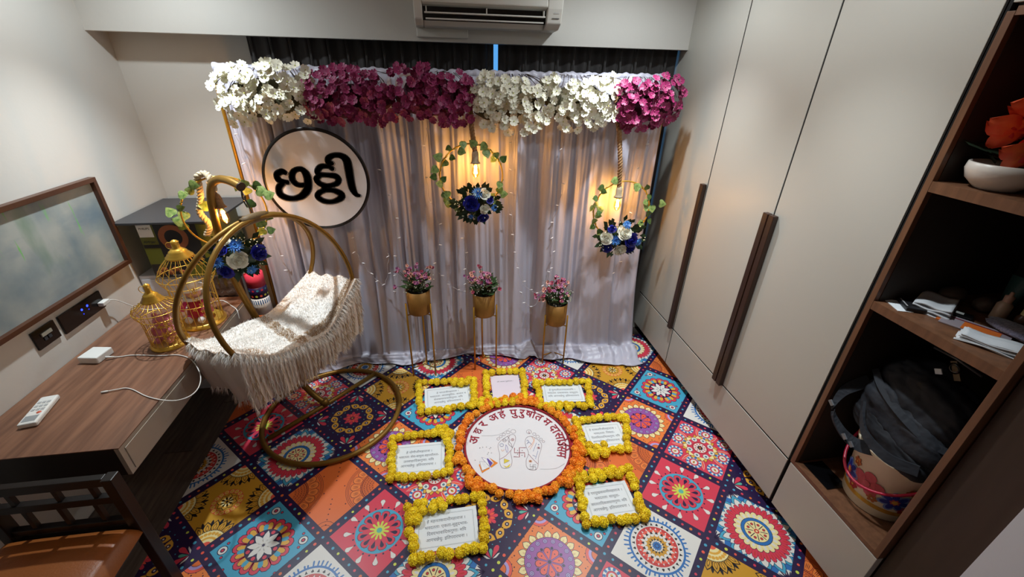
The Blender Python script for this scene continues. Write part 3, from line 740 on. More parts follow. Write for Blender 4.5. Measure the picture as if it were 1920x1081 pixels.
ROPE = mat('jute_rope', (168, 128, 86), .85, var=.3, vscale=80, bump=.3, bscale=200); ROPEW = mat('pale_rope', (206, 188, 158), .85, var=.2, vscale=80, bump=.3, bscale=200)
BULBG = glassy('amber_bulb_glass', (255, 226, 170), .86)
FIL = mat('filament', (255, 220, 150), .5, emit=(255, 196, 110), estr=70.0)
def bulb(t, loc, d=(0, 0, -1), e=1.0):
    Mt = aim(d); loc = Vector(loc)
    MB().lathe([(.011, 0), (.011, .018), (.014, .03), (.02, .045), (.023, .062), (.021, .08), (.013, .094), (.004, .101), (0, .102)], c=loc, n=16, M=Mt, cap=False).build('bulb_glass', BULBG, t)
    f = MB()
    for k in range(4):
        a = k*math.pi/2; f.tube([loc + Mt @ Vector((.004*math.cos(a), .004*math.sin(a), .03)), loc + Mt @ Vector((.009*math.cos(a), .009*math.sin(a), .076))], .0030, 5)
    f.build('filament', FIL, t)
    l = bpy.data.lights.new('bulb_light', 'POINT'); l.energy = BULB_W*e; l.color = (1.0, .60, .24); l.shadow_soft_size = .016
    o = bpy.data.objects.new('bulb_light', l); COL.objects.link(o); o.parent = t; o.location = loc + Mt @ Vector((0, 0, .052))
def socket(t, top, d=(0, 0, -1), m=None):
    Mt = aim(d); top = Vector(top)
    MB().lathe([(.008, 0), (.017, .012), (.021, .03), (.021, .06), (.024, .068), (.031, .078), (.024, .074), (.012, .07)], c=top, n=16, M=Mt, cap=False).build('socket_cover', m or ROPEW, t)
def bouquet(t, c, rx, rz, seed, spec, ry=.06, face=Vector((0, -1, .15))):
    rg = random.Random(seed); c = Vector(c)
    g = MB(); bu = MB(); side = Vector((0, 0, 1)).cross(face).normalized()
    for k in range(120):
        a = rg.uniform(0, 6.28); q = rg.uniform(.3, 1.02); p = c + side*math.cos(a)*rx*q + Vector((0, 0, math.sin(a)*rz*q)) + face*rg.uniform(-.02, .02)
        d = (p - c).normalized() + face*.4; s_ = d.cross(face).normalized()*.015; L = rg.uniform(.035, .06)
        g.add([p, p + d*L*.5 + s_, p + d*L, p + d*L*.5 - s_], [(0, 1, 2, 3)], 0)
    for k in range(70):
        a = rg.uniform(0, 6.28); q = rg.uniform(.5, 1.12); p = c + side*math.cos(a)*rx*q + Vector((0, 0, math.sin(a)*rz*q)) + face*rg.uniform(.02, .055)
        bu.ball(p, .0038, 5, 4, 0)
    bo = tag(g.build('bouquet', LEAFD, t), kind='stuff'); tag(bu.build('tiny_buds', mat('tiny_buds', (226, 230, 196), .6), bo), kind='stuff')
    MB().ball(c, (rx*.72, .03, rz*.7), 12, 8, 0, jit=.1, rg=rg).build('foliage_core', LEAFD, bo)
    for kind, dx, dz, s_ in spec:
        p = c + side*dx*rx + Vector((0, 0, dz*rz)) + face*(.05 - .02*(dx*dx + dz*dz))
        inst(FNAME[kind], FLW[kind], bo, p, aim(face + side*dx*.7 + Vector((0, 0, dz*.7)), rg.uniform(0, 6)), s_)
def hoop(t, c, r, u, leaves, seed, m=GOLDB):
    MB().tube(circle(c, r, 56, u, (0, 0, 1)), .0048, 8, closed=True).build('hoop', m, t)
    rg = random.Random(seed); c, u = Vector(c), Vector(u); nrm = u.cross(Vector((0, 0, 1)))
    if nrm.y > 0: nrm = -nrm
    v = MB()
    for a0, a1 in leaves:
        pa = []
        for i in range(30):
            a = R(a0 + (a1 - a0)*i/29); rr = r + .007*math.sin(i*1.4); pa.append(c + u*rr*math.cos(a) + Vector((0, 0, rr*math.sin(a))) + nrm*.007*math.cos(i*1.4))
        v.tube(pa, .0018, 5)
    v.build('vine', LEAFG2, t)
    for a0, a1 in leaves:
        n = max(3, int(abs(a1 - a0)/10))
        for i in range(n):
            a = R(a0 + (a1 - a0)*(i + rg.uniform(.1, .9))/n); rr = r + rg.choice((-.018, -.01, .012, .02))
            p = c + u*rr*math.cos(a) + Vector((0, 0, rr*math.sin(a))) + nrm*rg.uniform(.01, .025)
            x = (u*rg.uniform(-1, 1) + Vector((0, 0, rg.uniform(-1, .5)))).normalized(); z = (nrm + u*rg.uniform(-.5, .5) + Vector((0, 0, rg.uniform(-.3, .6)))).normalized()
            y = z.cross(x).normalized(); x = y.cross(z)
            inst('leaf', rg.choice(LV), t, p, Matrix((x, y, z)).transposed(), rg.uniform(.8, 1.12))
# middle lamp
t = thing('hoop_lamp', 'hanging gold hoop lamp with ivy and dark blue bouquet left of centre', 'lamp', (.15, 2.5, 1.23), group='gold hoop lamps')
L0 = Vector((.15, 2.5, 1.23))
def rel(p): return Vector(p) - L0
hoop(t, rel((.15, 2.5, 1.43)), .188, (1, 0, 0), ((100, 250), (20, 85), (-60, -5)), 21)
b = MB(); rope(b, [rel((.160, 2.625, 1.95)), rel((.160, 2.60, 1.78)), rel((.160, 2.53, 1.69)), rel((.170, 2.5, 1.60)), rel((.173, 2.5, 1.565))], .0150, .055); b.build('rope', ROPE, t)
socket(t, rel((.174, 2.5, 1.585))); bulb(t, rel((.175, 2.5, 1.522)))
bouquet(t, rel((.175, 2.485, 1.262)), .125, .095, 5, [(1, -.25, .1, .95), (3, .05, .75, 1.0), (2, .38, .72, .7), (2, .35, -.25, .62), (0, .82, -.2, .62), (1, .3, -.82, .7), (3, -.3, -.72, .5), (1, .62, .35, .5)])
t.location = (.152, 2.54, 1.218)
# right lamp
L0 = Vector((1.125, 2.5, 1.02))
t = thing('hoop_lamp', 'hanging gold hoop lamp with ivy and blue white bouquet near the wardrobe', 'lamp', L0, group='gold hoop lamps')
hoop(t, rel((1.118, 2.5, 1.20)), .192, (1, 0, 0), ((-35, 60), (125, 235)), 33)
b = MB(); rope(b, [rel((1.03, 2.625, 1.95)), rel((1.035, 2.60, 1.78)), rel((1.042, 2.53, 1.69)), rel((1.065, 2.5, 1.50)), rel((1.078, 2.5, 1.36)), rel((1.082, 2.5, 1.345))], .0150, .055); b.build('rope', ROPE, t)
socket(t, rel((1.082, 2.5, 1.365))); bulb(t, rel((1.083, 2.5, 1.300)))
bouquet(t, rel((1.125, 2.485, 1.02)), .15, .105, 8, [(0, .15, .85, .8), (2, .05, .35, 1.0), (3, -.3, -.1, 1.05), (1, .4, -.15, 1.05), (2, -.72, .05, .85), (0, .8, -.3, .8), (2, .0, -.75, .9), (1, .5, -.75, .75), (1, -.6, -.62, .7), (1, -.5, .6, .55)])
# loose leaves of the right lamp
for (x, z) in ((.985, 1.20), (1.375, 1.245), (1.06, 1.40)):
    inst('leaf', LV[2], t, rel((x, 2.49, z)), aim((.1, -1, .3), x*9), 1.0)

t.location = (1.143, 2.54, 1.004)
# ------------------------------------------------------------------ fairy light strings on the drape
WIRE = mat('clear_wire', (176, 172, 176), .4); LEDB = mat('clear_led', (238, 238, 242), .2)
runs = [('far left edge of the drape', [(-1.15, 1.92), (-1.14, 1.6), (-1.11, 1.3), (-1.09, 1.0), (-1.04, .8)]),
        ('between the sign and the middle hoop lamp', [(-.36, 1.68), (-.38, 1.4), (-.33, 1.1), (-.36, .85), (-.38, .62)]),
        ('just left of the middle hoop lamp', [(-.10, 1.68), (-.12, 1.35), (-.06, 1.05), (-.1, .8), (.0, .66), (.09, .62), (.11, .8), (.1, 1.0)]),
        ('right of the middle hoop lamp', [(.42, 1.68), (.40, 1.4), (.42, 1.1), (.45, .85), (.5, .66), (.62, .6), (.68, .75)]),
        ('centred between the two hanging hoop lamps', [(.72, 1.68), (.75, 1.3), (.70, 1.05), (.72, .85), (.66, .62), (.55, .5), (.47, .62)]),
        ('right edge of the drape', [(1.30, 1.66), (1.26, 1.4), (1.24, 1.1), (1.22, .85), (1.16, .7)]),
        ('behind the cradle hoops', [(-.62, 1.06), (-.60, .9), (-.52, .76), (-.44, .7), (-.40, .9)])]
for nm, P_ in runs:
    x0, z0 = P_[0]
    t = thing('fairy_light_string', 'string of clear fairy lights on the drape, ' + nm, 'string lights', (x0, 2.63, z0), group='fairy light strings')
    yv = lambda z: 2.645 if z > .95 else 2.645 - .30*(.95 - z)*(.5 + .5*(1 if x0 > .4 else .3))
    pa = smooth_path([(x - x0, yv(z) - 2.63, z - z0) for x, z in P_], 8)
    pa = [p + Vector((.006*math.sin(i*1.7), 0, 0)) for i, p in enumerate(pa)]
    MB().tube(pa, .0013, 5).build('wire', WIRE, t)
    b = MB(); rg = random.Random(len(nm))
    for i in range(3, len(pa) - 1, 4):
        d = Vector((rg.choice((-1, 1)), -.4, rg.uniform(-.5, .5))).normalized(); b.tube([pa[i], pa[i] + d*.012, pa[i] + d*.022], [.0026, .0034, .0016], 6)
    tag(b.build('bulbs', LEDB, t), kind='stuff')

# ------------------------------------------------------------------ swing cradle: stand and hanging basket
CG = mat('cradle_gold', (140, 104, 38), 0.45, metal=0.55, var=.15, vscale=20); CAPB = mat('brown_cap', (52, 30, 18), .4)
BC = Vector((-.79, 2.15, 0))
t = thing('cradle_stand', 'olive gold tubular cradle stand with ring base and curved pole', 'cradle stand', BC)
MB().tube(circle((0, 0, .021), .41, 64, (1, 0, 0), (0, 1, 0)), .0155, 10, closed=True).build('base_ring', CG, t)
MB().tube([(-.335, -.185, .021), (-.066, .07, .021), (.205, .345, .021)], .0145, 10).build('cross_bar', CG, t)
pole = [(-.856, 2.22, .03), (-.93, 2.245, .10), (-1.011, 2.271, .23), (-1.10, 2.30, .44), (-1.163, 2.32, .65), (-1.215, 2.338, .85), (-1.234, 2.343, 1.05), (-1.228, 2.341, 1.20), (-1.214, 2.336, 1.34), (-1.18, 2.32, 1.435), (-1.12, 2.28, 1.478), (-1.05, 2.23, 1.482), (-.985, 2.185, 1.465)]
MB().tube([p - BC for p in smooth_path(pole, 6)], .0195, 12).build('pole', CG, t)
MB().tube([Vector((-.856, 2.22, .022)) - BC, Vector((-.868, 2.224, .06)) - BC], .027, 12).build('pole_collar', CG, t)
e0, e1 = Vector(pole[-1]) - BC, Vector((-.978, 2.18, 1.4625)) - BC
MB().tube([e0, e0 + (e1 - e0)*.9], .0225, 14).build('end_cap', CAPB, t)
HK = Vector((-.955, 2.135, 1.40))
b = MB(); b.tube(smooth_path([p - BC for p in (Vector((-.985, 2.183, 1.45)), Vector((-.975, 2.168, 1.425)), Vector((-.957, 2.14, 1.43)), Vector((-.965, 2.15, 1.405)), Vector((-.985, 2.175, 1.412)), Vector((-.984, 2.183, 1.45)))], 5), .0035, 6)
b.build('hook_eye', CAPB, t)

BM = Vector((-.93, 2.11, 0)); A = Vector((.502, .864, 0)); W = Vector((.864, -.502, 0)); JZ = 1.33
t = thing('cradle_basket', 'hanging cradle with twin gold hoops and fluffy white fur liner', 'cradle', (BM.x, BM.y, .5))
L0 = Vector((BM.x, BM.y, .5)); tau = R(17.3)
for sg in (1, -1):
    D = Vector((0, 0, -math.cos(tau))) + W*sg*math.sin(tau)
    pa = []
    for th in range(0, 360, 6):
        p = Vector((0, 0, JZ - .5)) + A*.41*math.sin(R(th)) + D*.41*(1 - math.cos(R(th))) + W*sg*.012
        if 112 < th < 248:                       # below the mattress the frame runs flat and inwards
            s_ = p.dot(A)/.385; p = A*p.dot(A) + W*sg*.15 + Vector((0, 0, .80 - .145*(1 - s_*s_) - .045 - .5))
        pa.append(p)
    MB().tube(pa, .0125, 10, closed=True).build('hoop', CG, t)
b = MB(); b.tube([Vector((0, 0, JZ - .5)) + A*x + Vector((0, 0, -.41*(1 - math.cos(x/.41)))) for x in (-.07, -.04, 0, .04, .07)], [.021, .024, .025, .024, .021], 12)
b.build('leather_collar', mat('collar_leather', (98, 74, 36), .6, bump=.2, bscale=90), t)
b = MB(); b.tube(smooth_path([p - L0 for p in (Vector((-.972, 2.165, 1.37)), Vector((-.985, 2.18, 1.39)), Vector((-.978, 2.168, 1.418)), Vector((-.96, 2.146, 1.405)), Vector((-.945, 2.13, 1.37)), Vector((-.93, 2.112, 1.336)))], 5), .0035, 6)
b.build('hook', CAPB, t)
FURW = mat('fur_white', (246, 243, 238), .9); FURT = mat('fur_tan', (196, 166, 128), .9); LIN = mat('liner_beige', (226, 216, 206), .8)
SL = .385
def bed(s, q):     # s in [-1,1] along the cradle, q in [-1,1] from back to front
    hwd = .185 + .035*(1 - s*s)
    z = .815 - .145*(1 - s*s) + .02*max(0, s)**3 + .012*math.sin(7*s + 3*q) + .010*math.sin(11*q + 4*s) + .022*abs(q)**4 - .5
    return A*SL*s*1.04 + W*hwd*q + Vector((0, 0, z))
NU, NV = 36, 20
MB().grid([bed(-1 + 2*i/(NU - 1), -1 + 2*j/(NV - 1)) for j in range(NV) for i in range(NU)], NU, NV).build('mattress', FURW, t)
# skirt around the rim
rim = []
for i in range(41): rim.append((-1 + 2*i/40, 1.0))
for i in range(1, 17): rim.append((1.0, 1 - 2*i/16))
for i in range(1, 41): rim.append((1 - 2*i/40, -1.0))
for i in range(1, 16): rim.append((-1.0, -1 + 2*i/16))
def skirt(k, h):   # k index along the rim (float), h 0 top .. 1 hem
    i = int(k) % len(rim); s, q = rim[i]; p = bed(s, q); c = bed(0, 0); out = Vector((p.x, p.y, 0)).normalized()
    hemz = (.485 + .035*abs(s)**2 + (.03 if q < 0 else 0) + (-.015 if s < -.9 else 0)) - .5
    wv = .014*math.sin(i*.9) + .008*math.sin(i*2.3)
    r_ = Vector((p.x, p.y, p.z + (hemz - p.z)*h)) + out*(.012*min(1, h*5) + .01*math.sin(math.pi*h) + wv*h - .05*h*(1 if abs(s) > .95 else .35))
    r_.x = max(r_.x, -1.235 - BM.x); return r_
n = len(rim); rows = 7
b = MB(); vs = [skirt(k, h/(rows - 1)) for h in range(rows) for k in range(n)]
b.add(vs, [(h*n + k, h*n + (k + 1) % n, (h+1)*n + (k + 1) % n, (h+1)*n + k) for h in range(rows - 1) for k in range(n)], 0, True)
b.build('skirt', LIN, t)
rg = random.Random(5); F = MB()
def strand(p, d, L, wd, mi, droop=0):
    s_ = d.cross(Vector((rg.uniform(-1, 1), rg.uniform(-1, 1), rg.uniform(-1, 1)))).normalized()*wd
    m_ = p + d*L*.55; e_ = p + d*L + Vector((0, 0, -droop)); F.add([p - s_, p + s_, m_ + s_*.7, e_, m_ - s_*.7], [(0, 1, 2, 4), (4, 2, 3)], mi, False)
for k in range(23000):
    s, q = rg.uniform(-1, 1), rg.uniform(-1, 1)
    if k > 15000: s, q = (rg.uniform(-.16, .14), q) if k % 2 else (rg.uniform(0, 1), rg.uniform(.6, .92))
    p = bed(s, q)
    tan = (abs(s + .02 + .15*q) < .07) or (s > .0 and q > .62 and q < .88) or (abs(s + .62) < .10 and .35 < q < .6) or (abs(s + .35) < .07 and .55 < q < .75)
    if k > 15000 and not tan: continue
    d = Vector((rg.uniform(-.8, .8), rg.uniform(-.8, .8), 1)).normalized() + W*.25
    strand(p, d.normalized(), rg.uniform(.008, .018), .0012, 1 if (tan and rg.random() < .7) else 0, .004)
for k in range(38000):
    i = rg.uniform(0, n); h = rg.uniform(0, 1) if k > 9000 else rg.uniform(0, .08); p = skirt(i, h); out = Vector((p.x, p.y, 0)).normalized(); s, q = rim[int(i) % n]
    if s < -.97 and h > .12 and h < .93: continue
    d = (out*rg.uniform(.15, .5) + Vector((rg.uniform(-.35, .35), rg.uniform(-.35, .35), -1 if h > .12 else -.3))).normalized()
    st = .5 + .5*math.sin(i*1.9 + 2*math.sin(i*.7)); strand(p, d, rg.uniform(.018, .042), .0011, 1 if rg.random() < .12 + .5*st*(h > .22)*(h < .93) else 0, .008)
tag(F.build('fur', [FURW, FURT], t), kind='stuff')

wp = [(-1.388, 2.489), (-1.296, 2.391), (-1.246, 2.312), (-1.258, 2.254), (-1.266, 2.203), (-1.234, 2.139), (-1.196, 2.138)]
t = thing('loose_wire', 'thin pale wire curling on the mat under the cradle', 'wire', (wp[0][0], wp[0][1], .006))
MB().tube(smooth_path([(x - wp[0][0], y - wp[0][1], .0045) for x, y in wp], 6), .0022, 6).build('wire', mat('pale_wire', (206, 180, 160), .5), t)
# ------------------------------------------------------------------ hoop lamp hung on the cradle pole
L0 = Vector((-1.18, 2.37, 1.03))
t = thing('hoop_lamp', 'gold hoop lamp with pale rope and blue bouquet hung on the cradle stand', 'lamp', L0, group='gold hoop lamps')
hoop(t, rel((-1.195, 2.41, 1.268)), .195, (.894, .447, 0), ((40, 60), (-50, -5), (120, 165)), 44)
b = MB(); rope(b, smooth_path([rel(p) for p in ((-1.20, 2.375, 1.40), (-1.19, 2.35, 1.455), (-1.22, 2.38, 1.485), (-1.265, 2.385, 1.47), (-1.28, 2.40, 1.42), (-1.30, 2.41, 1.34), (-1.33, 2.42, 1.27), (-1.30, 2.415, 1.20), (-1.335, 2.42, 1.14))], 8), .0165, .055); b.build('rope', ROPEW, t)
b = MB(); rope(b, [rel((-1.20, 2.345, 1.45)), rel((-1.198, 2.35, 1.405)), rel((-1.195, 2.355, 1.385))], .013, .05); b.build('rope_tail', ROPE, t)
socket(t, rel((-1.194, 2.36, 1.39)), (.06, 0, -1), ROPE); bulb(t, rel((-1.19, 2.362, 1.322)), (.08, 0, -1))
bouquet(t, rel((-1.150, 2.31, 1.058)), .125, .10, 13, [(0, .0, .62, 1.05), (3, -.78, -.05, 1.05), (2, -.05, -.12, 1.0), (1, .75, .0, .9), (1, -.62, -.65, .85), (0, .35, -.85, .85), (1, -.55, .55, .6), (2, -.3, .95, .5)], face=Vector((.45, -.88, .15)))
for x, y, z, k in ((-1.44, 2.38, 1.27, 0), (-1.40, 2.38, 1.23, 2), (-1.41, 2.38, 1.19, 1), (-1.38, 2.38, 1.285, 0), (-1.0, 2.36, 1.43, 1), (-.985, 2.35, 1.405, 2), (-.95, 2.34, 1.375, 0), (-1.01, 2.36, 1.20, 0), (-1.30, 2.39, 1.30, 2), (-1.02, 2.36, 1.34, 1)):
    inst('leaf', LV[k], t, rel((x, y, z)), aim((.45 + .2*math.sin(x*40), -1, .3 + .3*math.cos(z*50)), x*31 + z*17), 1.1)

# ------------------------------------------------------------------ desk
DT = .715
t = thing('floating_desk', 'wall mounted walnut desk with pale grey drawer front', 'desk', (-1.826, 1.30, 0))
MB().box((0.003, 0, DT - .004), (.568, 1.18, DT)).build('desktop', DESKTOP, t)
PG = mat('pale_grey_laminate', (178, 168, 154), .35)
MB().box((.003, .018, .573), (.550, 1.162, DT - .004)).build('drawer_box', PG, t)
MB().box((.550, .0, .573), (.566, 1.18, DT - .004)).build('front_rail', PG, t)
for y0, y1 in ((.022, .575), (.600, 1.158)): MB().box((.566, y0, .586), (.570, y1, DT - .022)).build('drawer_front', PG, t, bevel=.001)
MB().box((.003, 0, .573), (.550, .018, DT - .004)).build('end_panel', mat('desk_end_dark', (26, 19, 16), .5), t)
MB().box((.003, 1.162, .573), (.550, 1.18, DT - .004)).build('end_panel', MATS['desk_end_dark'], t)

# whiteboard
def board_mat():
    m = bpy.data.materials.new('smudged_board'); m.use_nodes = True; nt = m.node_tree; N = nt.nodes; Lk = nt.links; b = N['Principled BSDF']; b.inputs['Roughness'].default_value = .28
    tc = N.new('ShaderNodeTexCoord'); prev = None
    for i, (sc, rot, c0, c1, lo, hi) in enumerate((((2.2, 2.2, 2.2), 0, (124, 138, 142), (168, 172, 166), .35, .65), ((1, 1.2, 3.2), .5, None, (112, 130, 142), .56, .72), ((1, 2.6, 1.0), .7, None, (84, 124, 92), .60, .78), ((1, 9, 1.3), .35, None, (104, 196, 70), .67, .72), ((1, 7, 1.2), -.3, None, (70, 120, 190), .70, .74))):
        mp = N.new('ShaderNodeMapping'); mp.inputs['Scale'].default_value = sc; mp.inputs['Rotation'].default_value = (rot, 0, 0); mp.inputs['Location'].default_value = (i*3.1, i*1.7, i*2.3)
        Lk.new(tc.outputs['Object'], mp.inputs[0]); no = N.new('ShaderNodeTexNoise'); no.inputs['Scale'].default_value = 2.0; no.inputs['Detail'].default_value = 4; Lk.new(mp.outputs[0], no.inputs['Vector'])
        cr = N.new('ShaderNodeValToRGB'); cr.color_ramp.elements[0].position = lo; cr.color_ramp.elements[1].position = hi
        if prev is None:
            cr.color_ramp.elements[0].color = lin(c0); cr.color_ramp.elements[1].color = lin(c1); Lk.new(no.outputs['Fac'], cr.inputs[0]); prev = cr.outputs[0]
        else:
            cr.color_ramp.elements[0].color = (0, 0, 0, 1); cr.color_ramp.elements[1].color = (.75, .75, .75, 1); Lk.new(no.outputs['Fac'], cr.inputs[0])
            mx = N.new('ShaderNodeMixRGB'); mx.inputs[2].default_value = lin(c1); Lk.new(cr.outputs[0], mx.inputs[0]); Lk.new(prev, mx.inputs[1]); prev = mx.outputs[0]
    Lk.new(prev, b.inputs['Base Color']); return m
t = thing('wall_board', 'smudged marker board in a brown wooden frame on the left wall', 'board', (-1.826, 1.25, .973))
BH, BW = .482, 1.221
MB().box((.001, .02, .02), (.012, BW - .02, BH - .02)).build('board_surface', board_mat(), t)
FRB = mat('board_frame_brown', (84, 50, 32), .35, var=.3, vscale=5, stretch=(4, 1, 4))
MB().box((.001, 0, 0), (.034, BW, .022)).build('frame_bar', FRB, t, bevel=.001)
MB().box((.001, 0, BH - .022), (.034, BW, BH)).build('frame_bar', FRB, t, bevel=.001)
MB().box((.001, BW - .022, .022), (.034, BW, BH - .022)).build('frame_bar', FRB, t, bevel=.001)
MB().box((.001, 0, .022), (.034, .022, BH - .022)).build('frame_bar', FRB, t, bevel=.001)

# sockets
t = thing('wall_switch', 'small square black wall switch with pale rocker', 'switch', (-1.826, 1.80, .845))
MB().box((.0005, 0, 0), (.010, .12, .088)).build('plate', BLACKP, t, bevel=.002)
MB().box((.010, .035, .048), (.015, .088, .064)).build('rocker', mat('switch_rocker', (150, 145, 130), .4), t)
MB().box((.010, .04, .026), (.013, .055, .042)).box((.010, .062, .026), (.013, .078, .042)).build('pin_holes', INK, t)
t = thing('wall_socket_panel', 'wide black glass socket panel with blue indicator lights', 'socket', (-1.826, 1.944, .835))
MB().box((.0005, 0, 0), (.010, .268, .095)).build('plate', BLACKP, t, bevel=.002)
for y, z, r, e in ((.128, .060, .006, 6), (.165, .062, .006, 6), (.128, .036, .003, 1.5), (.165, .042, .003, 1.5)):
    MB().lathe([(0, 0), (r, 0)], n=10, M=Matrix.Rotation(R(90), 3, 'Y'), c=(.0108, y, z), cap=False).build('indicator', mat('blue_led_%g' % e, (30, 60, 255), .3, emit=(30, 50, 255), estr=e), t)
t = thing('plug_cable', 'white plug in the black panel with cable running behind the birdcages', 'cable', (-1.816, 2.19, .867))
MB().box((0, -.024, -.010), (.028, .024, .012)).build('plug', WHITEP, t, bevel=.004)
pa = smooth_path([(.02, .024, 0), (.03, .06, -.02), (.08, .13, -.12), (.14, .18, -.1485), (.30, .175, -.1485), (.42, .24, -.1485), (.47, .22, -.149), (.52, .17, -.149), (.56, .13, -.149), (.575, .11, -.16), (.578, .10, -.20)], 6)
MB().tube(pa, .0025, 6).build('cord', WHITEP, t)

# remote control
def turned_box(mb, c, ang, lx, ly, z0, z1, mi=0):
    rt = Matrix.Rotation(ang, 3, 'Z'); return mb.box((c[0] - lx/2, c[1] - ly/2, z0), (c[0] + lx/2, c[1] + ly/2, z1), mi, rt)
t = thing('remote_control', 'white air conditioner remote control lying on the desk', 'remote', (-1.68, 1.535, DT), R(12))
MB().box((-.03, -.085, .0005), (.03, .085, .022)).build('case', WHITEP, t, bevel=.006)
MB().box((-.021, -.072, .0221), (.021, -.038, .0228)).build('screen', mat('lcd', (150, 156, 158), .3), t)
MB().lathe([(0, .0235), (.007, .0235), (.008, .022)], c=(.012, -.022, 0), n=14, cap=False).build('power_button', mat('red_button', (206, 96, 70), .4), t)
for i in range(3):
    for j in range(3): MB().box((-.020 + j*.015, -.008 + i*.022, .0221), (-.009 + j*.015, .004 + i*.022, .0236)).build('button', mat('grey_button', (176, 178, 178), .5), t)
# charger
t = thing('phone_charger', 'white phone charger brick with looping white cable on the desk', 'charger', (-1.71, 1.905, DT), R(-8))
MB().box((-.045, -.045, .0005), (.045, .045, .036)).build('adapter', WHITEP, t, bevel=.005)
cab = [(-1.647, 1.887), (-1.608, 1.899), (-1.554, 1.905), (-1.426, 1.885), (-1.34, 1.879), (-1.256, 1.826), (-1.17, 1.716), (-1.132, 1.63), (-1.133, 1.568), (-1.172, 1.539), (-1.237, 1.548), (-1.319, 1.584), (-1.399, 1.635), (-1.439, 1.651), (-1.466, 1.644), (-1.498, 1.637)]
Ri = Matrix.Rotation(R(8), 3, 'Z')
def loc(x, y, z): return Ri @ Vector((x + 1.71, y - 1.905, z - DT))
pa = smooth_path([loc(x, y, DT + (.0145 if k == 0 else .004 if x < -1.27 and k < 14 else .006)) for k, (x, y) in enumerate(cab)], 6)
MB().tube(pa, .0024, 6).build('cable', WHITEP, t)
MB().tube([pa[0] - (pa[1] - pa[0]).normalized()*.012, pa[0] + (pa[2] - pa[0]).normalized()*.02], .005, 8).tube([pa[-1], pa[-1] + (pa[-1] - pa[-3]).normalized()*.024], .0042, 8).build('connector', WHITEP, t)

# ------------------------------------------------------------------ birdcages with plush dolls
def birdcage(label, c, rb, h1, h2, seed):
    t = thing('birdcage', label, 'birdcage', (c[0], c[1], DT), group='gold birdcages on the desk')
    MB().lathe([(rb*1.12, .0008), (rb*1.12, .010), (rb*1.02, .016), (rb*1.0, .022), (rb*.96, .020), (0, .019)], n=32, cap=False).build('base', GOLDB, t)
    n = 22; w_ = MB(); rr = rb*1.30; rt = rb*.52
    for k in range(n):
        a = 2*math.pi*k/n; ca, sa = math.cos(a), math.sin(a)
        P_ = smooth_path([(rb, .018), (rb*1.0, h1*.6), (rb*1.04, h1*.92), (rr, h1 + .02), (rr*.97, h1 + .045), (rr*.8, h1 + (h2 - h1)*.55), (rt, h2)], 3) if 0 else [Vector((x, z, 0)) for x, z in ((rb, .018), (rb, h1*.6), (rb*1.03, h1*.9), (rr*.96, h1 + .012), (rr, h1 + .03), (rr*.93, h1 + .05), (rr*.75, h1 + (h2 - h1)*.66), (rt, h2))]
        w_.tube([(p.x*ca, p.x*sa, p.y) for p in P_], .0017, 4, cap=False)
    w_.build('bars', GOLDB, t)
    g = MB()
    for r_, z_ in ((rb*1.005, h1*.5), (rb*1.06, h1*.92), (rr*1.0, h1 + .03)): g.tube(circle((0, 0, z_), r_, 30, (1, 0, 0), (0, 1, 0)), .0022, 5, closed=True)
    g.build('ring_wires', GOLDB, t)
    MB().lathe([(rt*1.15, h2 - .008), (rt*1.2, h2), (rt*.98, h2 + .008), (rt*1.0, h2 + .012), (rt*.78, h2 + .022), (rt*.8, h2 + .026), (rt*.5, h2 + .038), (rt*.34, h2 + .046), (rt*.34, h2 + .072), (rt*.38, h2 + .076), (rt*.2, h2 + .084), (0, h2 + .088)], n=26, cap=False).build('roof_cap', GOLDB, t)
    MB().tube(circle((-rt*.55, 0, h2 + .055), .018, 18, (1, 0, 0), (0, 0, 1)), .0016, 5, closed=True).build('carry_ring', GOLDB, t)
    rg = random.Random(seed); fl_ = MB(); pv = []
    for k in range(24):
        a = R(-50) + rg.uniform(-.35, .35); z_ = rg.uniform(.02, h1*.95); p = Vector((rb*1.06*math.cos(a), rb*1.06*math.sin(a), z_)); d = aim(p - Vector((0, 0, z_)), rg.uniform(0, 6))
        for q in range(4):
            an = q*math.pi/2; fl_.add([p + d @ Vector(v) for v in ((0, 0, .001), (.007*math.cos(an - .5), .007*math.sin(an - .5), .004), (.011*math.cos(an), .011*math.sin(an), .003), (.007*math.cos(an + .5), .007*math.sin(an + .5), .004))], [(0, 1, 2, 3)], 0)
    fl_.build('gold_flowers', GOLDB, t)
    return t
c1, c2 = (-1.437, 2.0), (-1.375, 2.205)
birdcage('smaller gold wire birdcage holding a pink plush doll', c1, .075, .175, .255, 1)
birdcage('larger gold wire birdcage holding a red dressed doll', c2, .098, .26, .395, 2)
PINK = mat('plush_pink', (214, 120, 140), .9, sheen=.5, var=.2, vscale=30, bump=.3, bscale=150); PNK2 = mat('plush_hot_pink', (226, 60, 130), .9, sheen=.4); REDD = mat('red_dress', (186, 28, 56), .8, sheen=.3); SKIN = mat('doll_skin', (220, 160, 140), .7); DW = mat('doll_white', (228, 222, 218), .85, sheen=.3)
t = thing('plush_doll', 'pink plush doll sitting inside the smaller birdcage', 'doll', (c1[0], c1[1], DT + .024))
MB().ball((0, 0, .045), (.046, .042, .045), 14, 10).build('body', PINK, t); MB().ball((.006, -.004, .112), (.040, .038, .036), 14, 10).build('head', PINK, t)
for s_ in (-1, 1):
    MB().ball((.006 + s_*.028, 0, .142), (.014, .008, .016), 8, 6).build('ear', PINK, t); MB().ball((s_*.036, -.022, .06), (.014, .016, .026), 8, 6).build('arm', PINK, t); MB().ball((s_*.026, -.036, .017), (.017, .024, .016), 8, 6).build('leg', PINK, t)
for s_ in (-1, 1): MB().ball((.006 + s_*.013, -.039, .118), .0035, 6, 4).build('eye', BLACKP, t)
